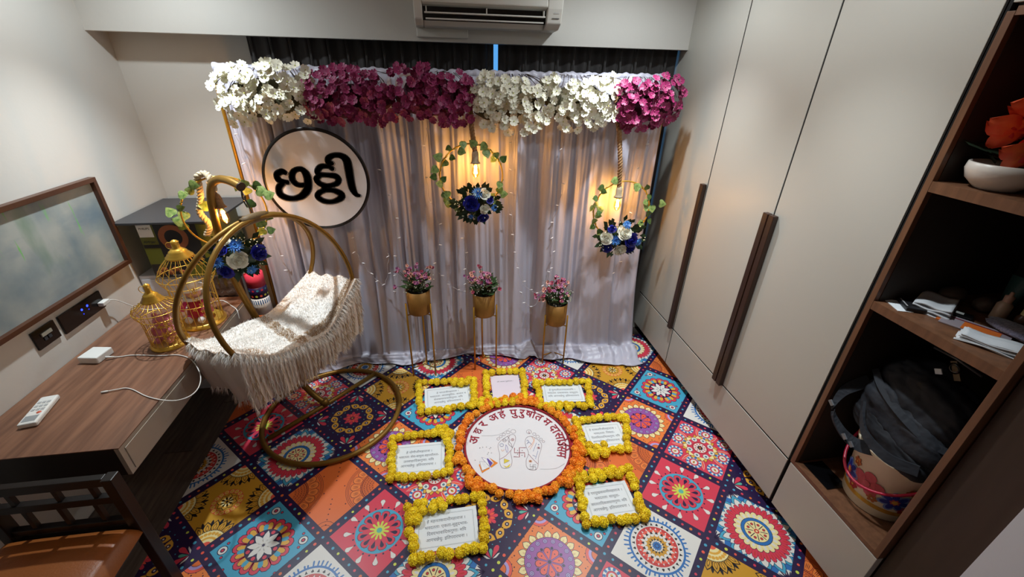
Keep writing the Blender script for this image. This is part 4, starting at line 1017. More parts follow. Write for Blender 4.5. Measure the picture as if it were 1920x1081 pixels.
t = thing('plush_doll', 'doll in red dress and white hat inside the larger birdcage', 'doll', (c2[0], c2[1], DT + .024))
MB().lathe([(0, .03), (.062, .03), (.055, .06), (.034, .115), (.02, .13)], n=18, cap=False).build('dress', REDD, t)
MB().ball((0, -.004, .158), (.036, .034, .036), 14, 10).build('head', SKIN, t)
MB().lathe([(.062, .182), (.058, .190), (.036, .192), (.034, .222), (.018, .234), (0, .236)], n=20, cap=False).build('hat', DW, t)
MB().lathe([(.056, .128), (.05, .14), (.03, .136), (.03, .126)], n=18, cap=False).build('collar', DW, t)
for s_ in (-1, 1):
    MB().tube([(s_*.03, -.01, .118), (s_*.052, -.03, .095), (s_*.05, -.055, .075)], [.012, .012, .011], 8).build('arm', PNK2, t)
    MB().tube([(s_*.026, -.03, .035), (s_*.03, -.058, .028)], [.016, .016], 8).build('leg', PNK2, t); MB().ball((s_*.031, -.064, .022), (.018, .02, .02), 10, 8).build('shoe', DW, t)

# ------------------------------------------------------------------ appliance carton and things behind the desk
t = thing('side_cabinet', 'white low cabinet under the green appliance carton', 'cabinet', (-1.60, 2.72, 0))
MB().box((-.222, -.21, 0.001), (.13, .29, .865)).build('body', WALLDIM, t, bevel=.002); MB().box((-.21, -.218, .03), (.12, -.2105, .845)).build('door', WALLDIM, t, bevel=.002)
t = thing('appliance_carton', 'olive green and black appliance carton with white brand corner', 'carton', (-1.71, 2.475, .866))
CART = mat('carton_green', (94, 98, 22), .4); CARTK = mat('carton_dark', (26, 22, 20), .35); KRAFT = mat('carton_kraft', (150, 118, 78), .7)
MB().box((0, 0.004, 0), (.36, .38, .325)).build('box', CART, t)
b = MB()
def pq(x0, z0, x1, z1, mi, l=0): b.add([(x0, .0035 - l*.0004, z0), (x1, .0035 - l*.0004, z0), (x1, .0035 - l*.0004, z1), (x0, .0035 - l*.0004, z1)], [(0, 1, 2, 3)], mi)
pq(.002, .25, .075, .322, 2, 1); pq(.085, .09, .30, .322, 1, 1); pq(.004, .185, .085, .205, 1, 1); pq(.002, .0, .18, .085, 1, 1)
b.lathe([(.045, 0), (.075, 0)], c=(.17, .0025, .245), n=24, M=Matrix.Rotation(R(90), 3, 'X'), mi=4, cap=False); b.lathe([(0, 0), (.045, 0)], c=(.17, .0022, .245), n=20, M=Matrix.Rotation(R(90), 3, 'X'), mi=1, cap=False)
for k in range(5): b.ball((.03 + .03*k, .004, .03 + .02*(k % 2)), (.02, .004, .016), 8, 6, 5)
for txt, x, z, s_, mi in (('PHILIPS', .0385, .300, .017, 3), ('Airfryer', .042, .222, .019, 3), ('3000 series', .12, .012, .012, 2)):
    vs_, fs_ = text_mesh(txt, s_); b.add([(v.x + x, .0022, v.y + z) for v in vs_], fs_, mi)
b.build('print', [CART, CARTK, PAPER, mat('brand_blue', (30, 40, 60), .5), mat('copper_ring', (150, 92, 60), .35, metal=.3), mat('food_print', (150, 84, 44), .6)], t)
MB().box((.28, -.001, .06), (.345, .0025, .10)).build('label', mat('label_green', (120, 150, 50), .5), t)
o = MB().box((-1.815, 2.462, 1.1925), (-1.30, 2.96, 1.205)).build('black_board', mat('slab_black', (52, 52, 56), .35), bevel=.002)
tag(o, 'thin black slab lying on top of the appliance carton', 'board')
t = thing('wrapped_carton', 'dark brown carton in clear plastic film behind the desk end', 'carton', (-1.36, 2.53, .0))
MB().box((-.10, -.03, .001), (.04, .08, .80)).build('box', mat('dark_carton', (58, 44, 36), .6), t, bevel=.002)
b = MB(); pts = []
for j in range(12):
    for i in range(14): pts.append((-.115 + .17*i/13, -.040 + .006*math.sin(i*1.9 + j*.8), .30 + .55*j/11 + .01*math.sin(i*2.2)))
b.grid(pts, 14, 12); b.build('film', glassy('clear_film', (235, 235, 235), .78, .15), t)
t = thing('rolled_mat', 'rolled offcut of the patterned mat standing behind the desk', 'mat roll', (-1.27, 2.66, .0))
bands = [(.001, .50, 'orange'), (.50, .62, 'white'), (.62, .70, 'navy'), (.70, .79, 'pink')]
for z0, z1, c in bands: MB().lathe([(.055, z0), (.055, z1)], n=28).build('printed_band', PMATS[PI[c]], t)
for z0 in (.50, .62, .70): pass
b = MB()
for k in range(26):
    a = 2*math.pi*k/26; b.lathe([(0, 0), (.008, 0)], c=(.0558*math.cos(a), .0558*math.sin(a), .64 + .04*(k % 2)), n=8, M=aim((math.cos(a), math.sin(a), 0)), mi=PI[['lime', 'sky', 'coral', 'pink'][k % 4]], cap=False)
    b.add([Vector((.0562*math.cos(a + q), .0562*math.sin(a + q), z)) for q, z in ((-.06, .58), (.06, .58), (.05, .612), (-.05, .612))], [(0, 1, 2, 3)], PI['blue'])
b.build('dots', PMATS, t)

# ------------------------------------------------------------------ chair
CHW = mat('chair_dark_wood', (24, 15, 11), .4, var=.3, vscale=6, stretch=(2, 2, 2)); LEA = mat('tan_leather', (156, 88, 36), .42, bump=.08, bscale=160)
t = thing('dining_chair', 'dark wood chair with lattice back and tan leather seat', 'chair', (-1.43, .98, 0))
for s_ in (-1, 1):
    MB().box((s_*.205 - .018, .185, .001), (s_*.205 + .018, .228, .70)).build('leg', CHW, t, bevel=.003)
    MB().box((s_*.205 - .018, -.235, .001), (s_*.205 + .018, -.195, .415)).build('leg', CHW, t, bevel=.003)
for z0, z1 in ((.662, .70), (.572, .605), (.452, .478)): MB().box((-.187, .195, z0), (.187, .220, z1)).build('back_rail', CHW, t, bevel=.002)
for x in (-.13, .01, .125): MB().box((x, .20, .605), (x + .015, .216, .662)).build('slat', CHW, t)
for x in (-.19 + .13, .05, .165): MB().box((x - .06, .20, .478), (x - .045, .216, .572)).build('slat', CHW, t)
MB().box((-.21, -.23, .385), (.21, .218, .425)).build('seat_frame', CHW, t, bevel=.003)
pts = []; n_ = 22
for j in range(n_):
    for i in range(n_):
        u, v = -1 + 2*i/(n_ - 1), -1 + 2*j/(n_ - 1); e = (1 - abs(u)**6)*(1 - abs(v)**6); d_ = max(abs(u), abs(v))
        pts.append((u*.222, -.012 + v*.205, .428 + (.034*max(0, e)**.35 if d_ < 1 else -.02) + .012*(1 - u*u)*(1 - v*v)))
MB().grid(pts, n_, n_).build('seat', LEA, t)

# ------------------------------------------------------------------ planters on stands
PINKF = [mat('wax_pink', (196, 120, 150), .6), mat('wax_mauve', (150, 84, 130), .6), mat('wax_rose', (168, 62, 84), .6), mat('wax_peach', (214, 150, 130), .6)]
WXC = mat('wax_centre', (90, 30, 60), .6); STEM = mat('stem_green', (60, 84, 44), .6); LFP = mat('planter_leaf', (58, 84, 44), .5)
def cupflower(name, r, m):
    b = MB()
    for k in range(5):
        a = 2*math.pi*k/5; ca, sa = math.cos(a), math.sin(a)
        P_ = [(.1, .1, .0), (.6, .5, .3), (1.0, .35, .55), (1.0, -.35, .55), (.6, -.5, .3), (.1, -.1, 0)]
        b.add([(r*(x*ca - y*sa), r*(x*sa + y*ca), r*z) for x, y, z in P_], [tuple(range(6))], 0)
    b.ball((0, 0, r*.15), (r*.36, r*.36, r*.3), 6, 4, 1); return mesh_of(b, name, [m, WXC])
CF = [cupflower('wax_flower_%d' % i, .015, m) for i, m in enumerate(PINKF)]
pleaf = leaf_mesh('planter_leaf_mesh', .06, LFP, .3)
def planter(label, c, zt, seed, rot):
    t = thing('planter_stand', label, 'planter', (c[0], c[1], 0), group='gold planters on tripod stands')
    POTM = mat('pot_gold', (150, 106, 46), .5, metal=.45, var=.25, vscale=14, bump=.05)
    rp = .078; hp = .17; zb = zt - hp
    MB().lathe([(0, zb), (rp*.94, zb), (rp*.98, zb + .01), (rp, zt), (rp*.96, zt), (rp*.93, zt - .02), (0, zt - .022)], n=32, cap=False).build('pot', POTM, t)
    MB().lathe([(0, zt - .02), (rp*.93, zt - .02)], n=20, cap=False).build('soil', mat('soil', (36, 28, 20), .9), t)
    br = MB()
    for k in range(3):
        a = rot + k*2*math.pi/3; ca, sa = math.cos(a), math.sin(a)
        MB().tube([(.092*ca, .092*sa, .001), (.092*ca, .092*sa, zb + .085)], .0062, 8).build('leg', GOLDY, t)
        br.tube([(0, 0, zb - .006), (.09*ca, .09*sa, zb - .006)], .004, 6); br.tube([(0, 0, .075), (.09*ca, .09*sa, .075)], .004, 6)
    br.build('brace', GOLDY, t)
    rg = random.Random(seed); st = MB(); wf = MB()
    for k in range(36):
        a = rg.uniform(0, 6.28); q = rg.uniform(.1, 1); h = rg.uniform(.05, .19)*(1.1 - .35*q); x, y = q*.135*math.cos(a) - .012, q*.085*math.sin(a)
        p1 = Vector((x, y, zt + h)); st.tube(smooth_path([(x*.3, y*.3, zt - .02), (x*.6, y*.6, zt + h*.55), p1], 3), .0016, 4)
        for m_ in range(rg.choice((1, 2, 3))):
            d = Vector((x*4 + rg.uniform(-.8, .8), y*4 - .5 + rg.uniform(-.8, .8), .8)); inst('flower', rg.choice(CF), t, p1 + Vector((rg.uniform(-.016, .016), rg.uniform(-.016, .016), rg.uniform(-.012, .012))), aim(d, rg.uniform(0, 6)), rg.uniform(.6, .95))
    for k in range(110):
        a = rg.uniform(0, 6.28); q = rg.uniform(.3, 1); wf.ball((q*.11*math.cos(a), q*.08*math.sin(a), zt + rg.uniform(.0, .09)), .0042, 5, 4)
    st.build('stems', STEM, t); wf.build('tiny_white_buds', mat('baby_breath', (206, 210, 190), .7), t)
    for k in range(30):
        a = rg.uniform(0, 6.28); p = Vector((.06*math.cos(a), .045*math.sin(a), zt + rg.uniform(.0, .08))); d = Vector((math.cos(a), math.sin(a)*.7 - .2, rg.uniform(.1, 1.0))).normalized()
        z_ = d.cross(Vector((-d.y, d.x, 0))).normalized(); y_ = z_.cross(d).normalized(); inst('leaf', pleaf, t, p, Matrix((d, y_, z_)).transposed(), rg.uniform(.6, 1.0))
planter('tallest gold planter stand of pink flowers, nearest the cradle', (-.222, 2.50), .695, 1, R(205))
planter('middle gold planter stand of pink flowers beneath the hoop lamp', (.218, 2.53), .630, 2, R(215))
planter('shortest gold planter stand of pink flowers, nearest the wardrobe', (.745, 2.53), .518, 3, R(200))

# ------------------------------------------------------------------ marigolds
def marigold(name, r, m, seed):
    rg = random.Random(seed); b = MB(); N_ = 120
    b.ball((0, 0, 0), (r*.86, r*.86, r*.76), 10, 7, 0)
    for k in range(N_):
        z = 1 - 1.55*(k + .5)/N_; ra = math.sqrt(max(0, 1 - z*z)); a = k*2.39996 + rg.uniform(-.2, .2)
        n_ = Vector((ra*math.cos(a), ra*math.sin(a), z)); tg = n_.cross(Vector((rg.uniform(-1, 1), rg.uniform(-1, 1), rg.uniform(-1, 1)))).normalized(); bt = n_.cross(tg)
        p = Vector((n_.x*r*.85, n_.y*r*.85, n_.z*r*.75)); w_ = r*.17
        b.add([p - tg*w_*.6, p + tg*w_*.6, p + tg*w_*1.0 + n_*r*.16 + bt*r*.05, p + n_*r*.21 + bt*r*.02, p - tg*w_*1.0 + n_*r*.15 - bt*r*.04], [(0, 1, 2, 3, 4)], 0)
    return mesh_of(b, name, [m])
MY = [mat('marigold_yellow_%d' % i, c, .6, sheen=.2) for i, c in enumerate(((250, 222, 10), (244, 212, 6), (255, 230, 30)))]
MO = [mat('marigold_orange_%d' % i, c, .6, sheen=.2) for i, c in enumerate(((255, 164, 16), (252, 150, 12), (255, 178, 28)))]
YM = [marigold('yellow_marigold_%d' % i, .0255, m, i) for i, m in enumerate(MY)]; OM = [marigold('orange_marigold_%d' % i, .026, m, 5 + i) for i, m in enumerate(MO)]
def garland_path(t, pts, meshes, seed, step, sc=1.0, extra=(), name='marigold', z=.022):
    rg = random.Random(seed); P_ = [Vector((x, y, 0)) for x, y in pts]; n = len(P_); pa = []
    for i in range(n):
        a, b_ = P_[i], P_[(i + 1) % n]; k = max(1, round((b_ - a).length/step))
        for j in range(k): pa.append(a.lerp(b_, j/k))
    th = MB().tube([p + Vector((0, 0, .012)) for p in pa], .0012, 4, closed=True).build('thread', mat('garland_thread', (200, 190, 150), .8), t)
    for p in pa:
        inst(name, rg.choice(meshes), t, p + Vector((rg.uniform(-.008, .008), rg.uniform(-.008, .008), z*sc)), (rg.uniform(-.6, .6), rg.uniform(-.6, .6), rg.uniform(0, 6)), sc*rg.uniform(.88, 1.1))
    for x, y in extra:
        inst(name, rg.choice(meshes), t, (x, y, z*sc + .004), (rg.uniform(-.5, .5), rg.uniform(-.5, .5), rg.uniform(0, 6)), sc*rg.uniform(.9, 1.1))
def shp(s):
    # lay out Devanagari by hand: the short i sign stands before its cluster, conjuncts are set side by side
    out = []; 
    for ch in s:
        if ch == '\u093f':
            k = len(out) - 1
            while k > 0 and out[k - 1] == '\u094d': k -= 2
            out.insert(max(k, 0), ch)
        else: out.append(ch)
    return ''.join(c for c in out if c != '\u094d')
PINKP = mat('pale_pink_paper', (226, 214, 226), .7)
LAST = 'आगच्छेयुः इतिप्रार्थना ।'
CARDS = [
 ('between cradle base and tallest planter', (-.061, 2.21), .315, .205, 3, [(-.262, 2.355), (.125, 2.335), (.112, 2.085), (-.238, 2.065)], ['हे भगतजीमहाराज ।', 'भवदत्ताः आत्मबुद्धि- ज्ञान च', 'सेवासमर्पणादिगुणाः मयि', LAST], [(-.02, 2.315), (.03, 2.305), (.07, 2.31), (.09, 2.075), (.105, 2.12)]),
 ('with pale pink paper, behind the round cloth', (.345, 2.245), .205, .28, -1, [(.215, 2.40), (.488, 2.40), (.456, 2.10), (.20, 2.10)], ['श्री अक्षर पुरुषोत्तम ।'], [(.165, 2.12), (.15, 2.075), (.21, 2.065), (.26, 2.07), (.31, 2.08), (.36, 2.075), (.40, 2.10)]),
 ('nearest the shortest planter', (.730, 2.147), .285, .18, -5, [(.565, 2.255), (.93, 2.22), (.875, 1.985), (.545, 2.03)], ['हे गुणातीतानन्दस्वामि ।', 'भवदत्ताः दासत्वभाव- साधुगुणाः', 'मयि आगच्छेयुः इतिप्रार्थना'], [(.555, 2.21), (.60, 2.00), (.66, 1.99), (.72, 1.975), (.545, 2.10)]),
 ('right of the round cloth', (.892, 1.746), .25, .19, -1, [(.74, 1.873), (1.065, 1.86), (.985, 1.605), (.715, 1.625)], ['हे शास्त्रीजीमहाराज ।', 'भवदत्ताः निष्ठा-', 'दिव्यसिद्धान्तिकगुणाः मयि', LAST], [(.725, 1.70), (.735, 1.745), (.76, 1.66), (.80, 1.64), (.83, 1.585), (.77, 1.59), (.73, 1.80), (.85, 1.655)]),
 ('front right, nearest the open shelf unit', (.757, 1.322), .265, .195, 1, [(.63, 1.48), (.93, 1.475), (.895, 1.195), (.60, 1.20)], ['हे प्रमुखस्वामीमहाराज ।', 'भवदत्ताः साधुता-', 'सरलतादिकल्याणगुणाः मयि', LAST], [(.66, 1.445), (.71, 1.44), (.76, 1.445), (.81, 1.45), (.86, 1.45), (.63, 1.44), (.91, 1.21)]),
 ('nearest the camera', (-.084, 1.28), .305, .20, 1, [(-.275, 1.41), (.098, 1.42), (.088, 1.15), (-.232, 1.15)], ['हे महन्तस्वामीमहाराज ।', 'भवदत्ताः एकता-सुहृद्भाव-', 'दिव्यभावादिकगुणाः मयि', LAST], [(-.245, 1.37), (-.20, 1.375), (-.15, 1.38), (-.10, 1.385), (-.255, 1.33), (-.225, 1.33), (.09, 1.20)]),
 ('left of the round cloth', (-.236, 1.718), .295, .215, -1, [(-.39, 1.865), (-.065, 1.885), (-.06, 1.59), (-.38, 1.588)], ['हे योगीजीमहाराज ।', 'भवदत्ताः सेवा-साधुता-सहनशीलता-', 'उत्साहादिकगुणाः मयि', LAST], [(-.12, 1.905), (-.085, 1.91), (-.15, 1.875), (-.05, 1.86), (-.08, 1.84)])]
for k, (where, c, w_, h_, ang, quad, lines, extra) in enumerate(CARDS):
    pink = k == 1
    t = thing('prayer_card', ('pale pink' if pink else 'white') + ' printed card ringed by marigolds ' + where.replace('with pale pink paper, ', ''), 'card', (c[0], c[1], .0068), R(ang), group='printed cards on the mat')
    nx, ny = 7, 5; g_ = MB().box((-w_/2, -h_/2, 0), (w_/2, h_/2, .0008)); g_.build('card', PINKP if pink else PAPER, t)
    b = MB()
    if not pink:
        for ins, wd in ((.018, .0012), (.0215, .0006)):
            a_, b_ = w_/2 - ins, h_/2 - ins
            for x0, y0, x1, y1 in ((-a_, -b_, a_, -b_ + wd), (-a_, b_ - wd, a_, b_), (-a_, -b_, -a_ + wd, b_), (a_ - wd, -b_, a_, b_)): b.add([(x0, y0, .0011), (x1, y0, .0011), (x1, y1, .0011), (x0, y1, .0011)], [(0, 1, 2, 3)], 1)
    nl = len(lines); sp = .031
    for i, ln in enumerate(lines):
        vs_, fs_ = text_mesh(shp(ln), .0215 if not pink else .014)
        if not vs_: continue
        wd = max(v.x for v in vs_) - min(v.x for v in vs_); mx_ = w_ - .07; s_ = min(1, mx_/wd) if wd > 0 else 1
        y0 = ((nl - 1)/2 - i)*sp + (0 if not pink else .07)
        b.add([(v.x*s_, v.y + y0, .0012) for v in vs_], fs_, 0)
    b.build('print', [mat('soft_ink', (104, 106, 112), .8), mat('faint_ink', (140, 148, 152), .8)], t)
    cx = sum(p[0] for p in quad)/4; cy = sum(p[1] for p in quad)/4
    g = thing('marigold_garland', 'yellow marigold garland framing the card ' + where, 'garland', (cx, cy, .005), group='yellow marigold garlands')
    garland_path(g, [(x - cx, y - cy) for x, y in quad], YM, 40 + k, .042, 1.0, [(x - cx, y - cy) for x, y in extra])

# ------------------------------------------------------------------ round painted cloth with orange garland
RC = Vector((.344, 1.743, 0)); RR = .316
t = thing('painted_cloth', 'round white cloth with red border, painted footprints and red Devanagari lettering', 'cloth', (RC.x, RC.y, .0068))
b = MB(); rings, nn = 14, 64; pts = [(0, 0, .004)]
for j in range(1, rings + 1):
    for i in range(nn):
        a = 2*math.pi*i/nn; r_ = (RR - .004)*j/rings; pts.append((r_*math.cos(a), r_*math.sin(a), .004 - .0035*max(0, (j - 12)/2)))
b.add(pts, [(0, 1 + i, 1 + (i + 1) % nn) for i in range(nn)] + [(1 + (j-1)*nn + i, 1 + j*nn + i, 1 + j*nn + (i+1) % nn, 1 + (j-1)*nn + (i+1) % nn) for j in range(1, rings) for i in range(nn)], 0, True)
b.build('cloth', mat('white_cloth', (226, 224, 226), .8, bump=.35, bscale=9), t)
MB().tube(circle((0, 0, .005), RR, 90, (1, 0, 0), (0, 1, 0)), .0075, 6, closed=True).build('border', mat('red_border', (150, 14, 28), .7, bump=.4, bscale=150), t)
INKS = [mat('paint_maroon', (150, 24, 50), .6), mat('paint_plum', (96, 50, 70), .6), mat('paint_black', (50, 36, 46), .6), mat('paint_orange', (226, 130, 30), .6), mat('paint_violet', (96, 70, 160), .6), mat('paint_yellow', (222, 200, 60), .6), mat('paint_blue', (50, 80, 150), .6), mat('paint_white', (232, 232, 232), .7), mat('pencil_grey', (150, 148, 150), .8)]
q = MB(); off = (.325 - RC.x, 1.735 - RC.y)
def ln(pts, w_, mi, z=.0052, close=False, seg=3): stroke(q, [(x + off[0], y + off[1], w_) for x, y in pts], z, mi, 0, None, seg, 6)
def pf(pts, mi, z=.005): q.add([(x + off[0], y + off[1], z) for x, y in pts], [tuple(range(len(pts)))], mi)
def pc(x, y, r_, mi, w_=.0014, n=16): q.tube if 0 else stroke(q, [(x + off[0] + r_*math.cos(2*math.pi*i/n), y + off[1] + r_*math.sin(2*math.pi*i/n), w_) for i in range(n + 1)], .0052, mi, 0, None, 1, 5)
ln([(-0.102, -0.085), (-0.104, -0.117), (-0.095, -0.147), (-0.066, -0.153), (-0.043, -0.141), (-0.032, -0.1), (-0.032, -0.047), (-0.012, -0.008), (0.008, 0.032), (0.014, 0.067), (0.002, 0.084), (-0.022, 0.079), (-0.059, 0.059), (-0.092, 0.03), (-0.101, -0.004), (-0.098, -0.052), (-0.102, -0.085)], .0016, 1)
ln([(0.049, -0.111), (0.042, -0.149), (0.05, -0.175), (0.078, -0.186), (0.101, -0.176), (0.114, -0.139), (0.121, -0.108), (0.146, -0.057), (0.16, -0.017), (0.152, 0.013), (0.134, 0.037), (0.108, 0.055), (0.08, 0.048), (0.065, 0.017), (0.065, -0.019), (0.071, -0.067), (0.049, -0.111)], .0016, 1)
for (x, y), r_ in zip([(0.007, 0.107), (-0.026, 0.104), (-0.054, 0.091), (-0.075, 0.077), (-0.092, 0.061), (0.103, 0.092), (0.132, 0.069), (0.149, 0.048), (0.164, 0.024), (0.175, 0.005)], (.0155, .012, .0105, .0095, .009, .0155, .0105, .0105, .009, .008)): pc(x, y, r_, 1)
for P_, mi in (([(-0.103, -0.089), (-0.066, -0.07), (-0.03, -0.034)], 0), ([(0.069, -0.074), (0.091, -0.117), (0.11, -0.148)], 0), ([(-0.034, 0.074), (-0.024, 0.043), (-0.037, 0.016), (-0.016, -0.015)], 1), ([(-0.02, 0.075), (-0.036, 0.045), (-0.02, 0.014), (-0.018, -0.018)], 1), ([(-0.052, 0.011), (-0.044, -0.018), (-0.053, -0.048), (-0.058, -0.016), (-0.052, 0.011)], 4), ([(0.113, 0.051), (0.118, 0.017), (0.078, -0.027)], 3), ([(0.128, 0.038), (0.115, 0.003), (0.084, -0.042)], 3), ([(0.132, 0.001), (0.1, -0.058)], 6), ([(0.129, -0.058), (0.103, -0.112)], 6), ([(0.092, -0.084), (0.107, -0.096)], 6), ([(-0.084, -0.02), (-0.077, -0.034), (-0.066, -0.022)], 3), ([(0.076, 0.023), (0.083, 0.029), (0.088, 0.018), (0.08, 0.011)], 6), ([(0.072, 0.002), (0.091, 0.01), (0.099, -0.009)], 6)): ln(P_, .0018, mi)
for P_ in ([(-0.19, 0.098), (-0.09, 0.092), (-0.011, 0.135)], [(0.116, -0.184), (0.2, -0.192), (0.262, -0.165)]): ln(P_, .0012, 8)
pf([(-0.076, -0.088), (-0.046, -0.105), (-0.081, -0.12)], 5); ln([(-0.076, -0.088), (-0.046, -0.105), (-0.081, -0.12), (-0.076, -0.088)], .0013, 2, seg=1); pf([(-0.088, -0.132), (-0.07, -0.143), (-0.044, -0.125), (-0.055, -0.146), (-0.074, -0.149)], 5)
for P_ in ([(-0.005, -0.02), (-0.011, -0.053), (0.049, -0.061), (0.044, -0.091)], [(0.061, -0.026), (0.024, -0.021), (0.013, -0.088), (-0.018, -0.081)]): ln(P_, .004, 0, seg=1)
for P_ in ([(0.066, -0.143), (0.062, -0.161), (0.094, -0.165), (0.09, -0.185)], [(0.098, -0.153), (0.08, -0.151), (0.075, -0.179), (0.056, -0.176)]): ln(P_, .002, 2, seg=1)
for x, y in [(0.01, -0.04), (0.037, -0.044), (0.006, -0.066), (0.03, -0.077)]: pc(x, y, .0012, 2, .003, 8)
for x, y, r_, mi in ((-.056, .044, .011, 1), (-.077, .012, .011, 6), (-.007, .044, .009, 0), (-.007, .044, .004, 0), (.142, -.014, .003, 6)): pc(x, y, r_, mi, .0018)
for k in range(8):
    a = k*math.pi/4; ln([(.137, -.038), (.137 + .011*math.cos(a), -.038 + .011*math.sin(a))], .0018, 0, seg=1)
    pf([(.071 + .003*math.cos(a + 1), -.124 + .003*math.sin(a + 1)), (.071 + .013*math.cos(a), -.124 + .013*math.sin(a)), (.071 + .003*math.cos(a - 1), -.124 + .003*math.sin(a - 1))], 3)
ln([(-.067, .044), (-.045, .044)], .0016, 1, seg=1); ln([(.102, .077), (.103, .093)], .003, 0, seg=1)
pf([(-0.224, -0.11), (-0.21, -0.165), (-0.166, -0.143), (-0.165, -0.134), (-0.209, -0.153), (-0.218, -0.105)], 3); pf([(-0.159, -0.07), (-0.115, -0.112), (-0.155, -0.138), (-0.162, -0.131), (-0.138, -0.109)], 3); pf([(-0.17, -0.072), (-0.144, -0.108), (-0.162, -0.131), (-0.175, -0.075)], 4, .0051)
pf([(-0.217, -0.089), (-0.185, -0.096), (-0.165, -0.134), (-0.209, -0.15)], 7, .0051); pf([(-0.204, -0.061), (-0.175, -0.075), (-0.162, -0.131), (-.186, -.096)], 7, .00515)
ln([(-0.217, -0.089), (-0.185, -0.096), (-0.165, -0.134), (-0.209, -0.15), (-0.217, -0.089)], .0013, 2, seg=1, z=.0053); ln([(-0.204, -0.061), (-0.175, -0.075), (-0.162, -0.131), (-.186, -.096), (-0.204, -0.061)], .0013, 4, seg=1, z=.0053)
rg = random.Random(2)
for k in range(26):
    x, y = rg.uniform(-.245, -.14), rg.uniform(-.15, .01)
    if -.23 < x and y < -.055: continue
    for m_ in range(3): a = rg.uniform(0, 6); ln([(x - .003*math.cos(a), y - .003*math.sin(a)), (x + .003*math.cos(a), y + .003*math.sin(a))], .0012, 8 if k % 3 else 2, seg=1)
for k in range(5): ln([(-.208 + .003*k, -.10 - .008*k), (-.190 + .004*k, -.104 - .008*k)], .0008, 8, seg=1, z=.0053)
tag(q.build('drawing', INKS, t), kind='stuff')
# lettering along the upper rim; each cluster is placed by its angle on the circle
def glyph(s_, x, y, rot, size, sx=1.0):
    lt = MB(); vs_, fs_ = text_mesh(s_, size, offset=.0012); ca, sa = math.cos(rot), math.sin(rot)
    lt.add([(x + v.x*sx*ca - v.y*sa, y + v.x*sx*sa + v.y*ca, .0056) for v in vs_], fs_, 0); lt.build('letter', INKS[0], t)
arc = [('अ', 166, .262), ('क्ष', 150, .262), ('र', 136.5, .262), ('अ', 118, .258), ('हं', 104, .258), ('पु', 87, .256), ('रु', 74.5, .258), ('षो', 62, .258), ('त्त', 49, .258), ('म', 35, .258), ('दा', 19, .260), ('सो', 4, .264), ('ऽ', -7, .262), ('स्मि', -18, .262)]
for s_, a, r_ in arc:
    a = R(a); x, y = r_*math.cos(a), r_*math.sin(a); rot = a - math.pi/2
    if s_ == 'क्ष':   # drawn by hand: loop, tail and upright
        ca, sa = math.cos(rot), math.sin(rot); lt = MB()
        for P_ in ([(-.02, .022), (.022, .022)], [(.012, .022), (.012, -.024)], [(-.004, .020), (-.018, .008), (-.006, -.002), (.004, .008), (-.010, .012)], [(-.006, -.002), (-.016, -.012), (-.004, -.020), (.012, -.008)]):
            stroke(lt, [(x + u*ca - v*sa, y + u*sa + v*ca, .0058) for u, v in P_], .0056, 0, 0, None, 4, 6)
        lt.build('letter', INKS[0], t)
    else: glyph(shp(s_) if s_ != 'त्त' else 'त', x, y, rot, .083, .95 if len(s_) < 4 else .8)
g = thing('marigold_garland', 'orange marigold garland ringing the round painted cloth', 'garland', (RC.x, RC.y, .005))
ring = [((RR + .032)*math.cos(2*math.pi*i/44), (RR + .032)*math.sin(2*math.pi*i/44)) for i in range(44)]
ex = []; rg = random.Random(9)
for k in range(34):
    a = R(rg.uniform(-100, 20)) if k < 16 else R(rg.uniform(60, 150)) if k < 26 else R(rg.uniform(190, 250)); r_ = RR + rg.uniform(.045, .075); ex.append((r_*math.cos(a), r_*math.sin(a)))
garland_path(g, ring, OM, 77, .046, 1.0, ex)
for x, y in ((-.02, RR + .012), (-.105, RR - .0), (.08, -RR - .014)):
    inst('rose_bud', rose_mesh('red_bud', .014, mat('bud_red', (160, 14, 24), .6), MATS['bud_red'], 3), g, (x, y, .014), (0, 0, 0), 1)

# ------------------------------------------------------------------ things on the open shelves
t = thing('flower_bowl', 'white ceramic bowl of large red artificial flowers on the top shelf', 'plant', (1.655, 1.035, S1))
MB().lathe([(0, .0008), (.045, .0008), (.052, .006), (.076, .028), (.086, .055), (.084, .075), (.080, .077), (.076, .058), (.05, .03), (0, .028)], n=36, cap=False).build('bowl', mat('ceramic_white', (214, 206, 196), .35, var=.06), t)
PR = mat('petal_red', (232, 66, 48), .5, rgb2=(240, 116, 52), vscale=14); PRD = mat('petal_deep_red', (206, 44, 44), .5)
def big_petal(L, w_):
    b = MB(); pts = []
    for j in range(6):
        v = j/5; ww = w_*math.sin(math.pi*min(.96, .12 + .84*v))**.7
        for i in range(5): u = -1 + 2*i/4; pts.append((u*ww, L*v, L*.22*v*v - .18*ww*(1 - u*u) + .006*math.sin(6*u + 5*v)))
    b.grid(pts, 5, 6); return b
pm = [mesh_of(big_petal(.085, .045), 'big_petal', [PR]), mesh_of(big_petal(.07, .038), 'big_petal_deep', [PRD])]
rg = random.Random(4)
for c, n_, s_ in (((.0, -.02, .24), 6, 1.0), ((-.01, -.09, .20), 6, 1.0), ((.02, -.05, .32), 6, 1.0), ((-.02, .01, .17), 5, .85), ((.0, -.13, .28), 6, 1.0), ((-.03, -.05, .115), 5, .75)):
    fo = thing('x', None, None); fo.name = 'bloom'; fo.parent = t; fo.location = c
    for k in range(n_):
        a = 2*math.pi*k/n_ + rg.uniform(-.2, .2); d = Matrix.Rotation(R(70), 3, 'Z') @ Matrix.Rotation(R(60), 3, 'Y') @ Matrix.Rotation(a, 3, 'Z') @ Matrix.Rotation(R(rg.uniform(-12, 22)), 3, 'X')
        inst('petal', pm[k % 2], fo, (0, 0, 0), d, s_)
st = MB()
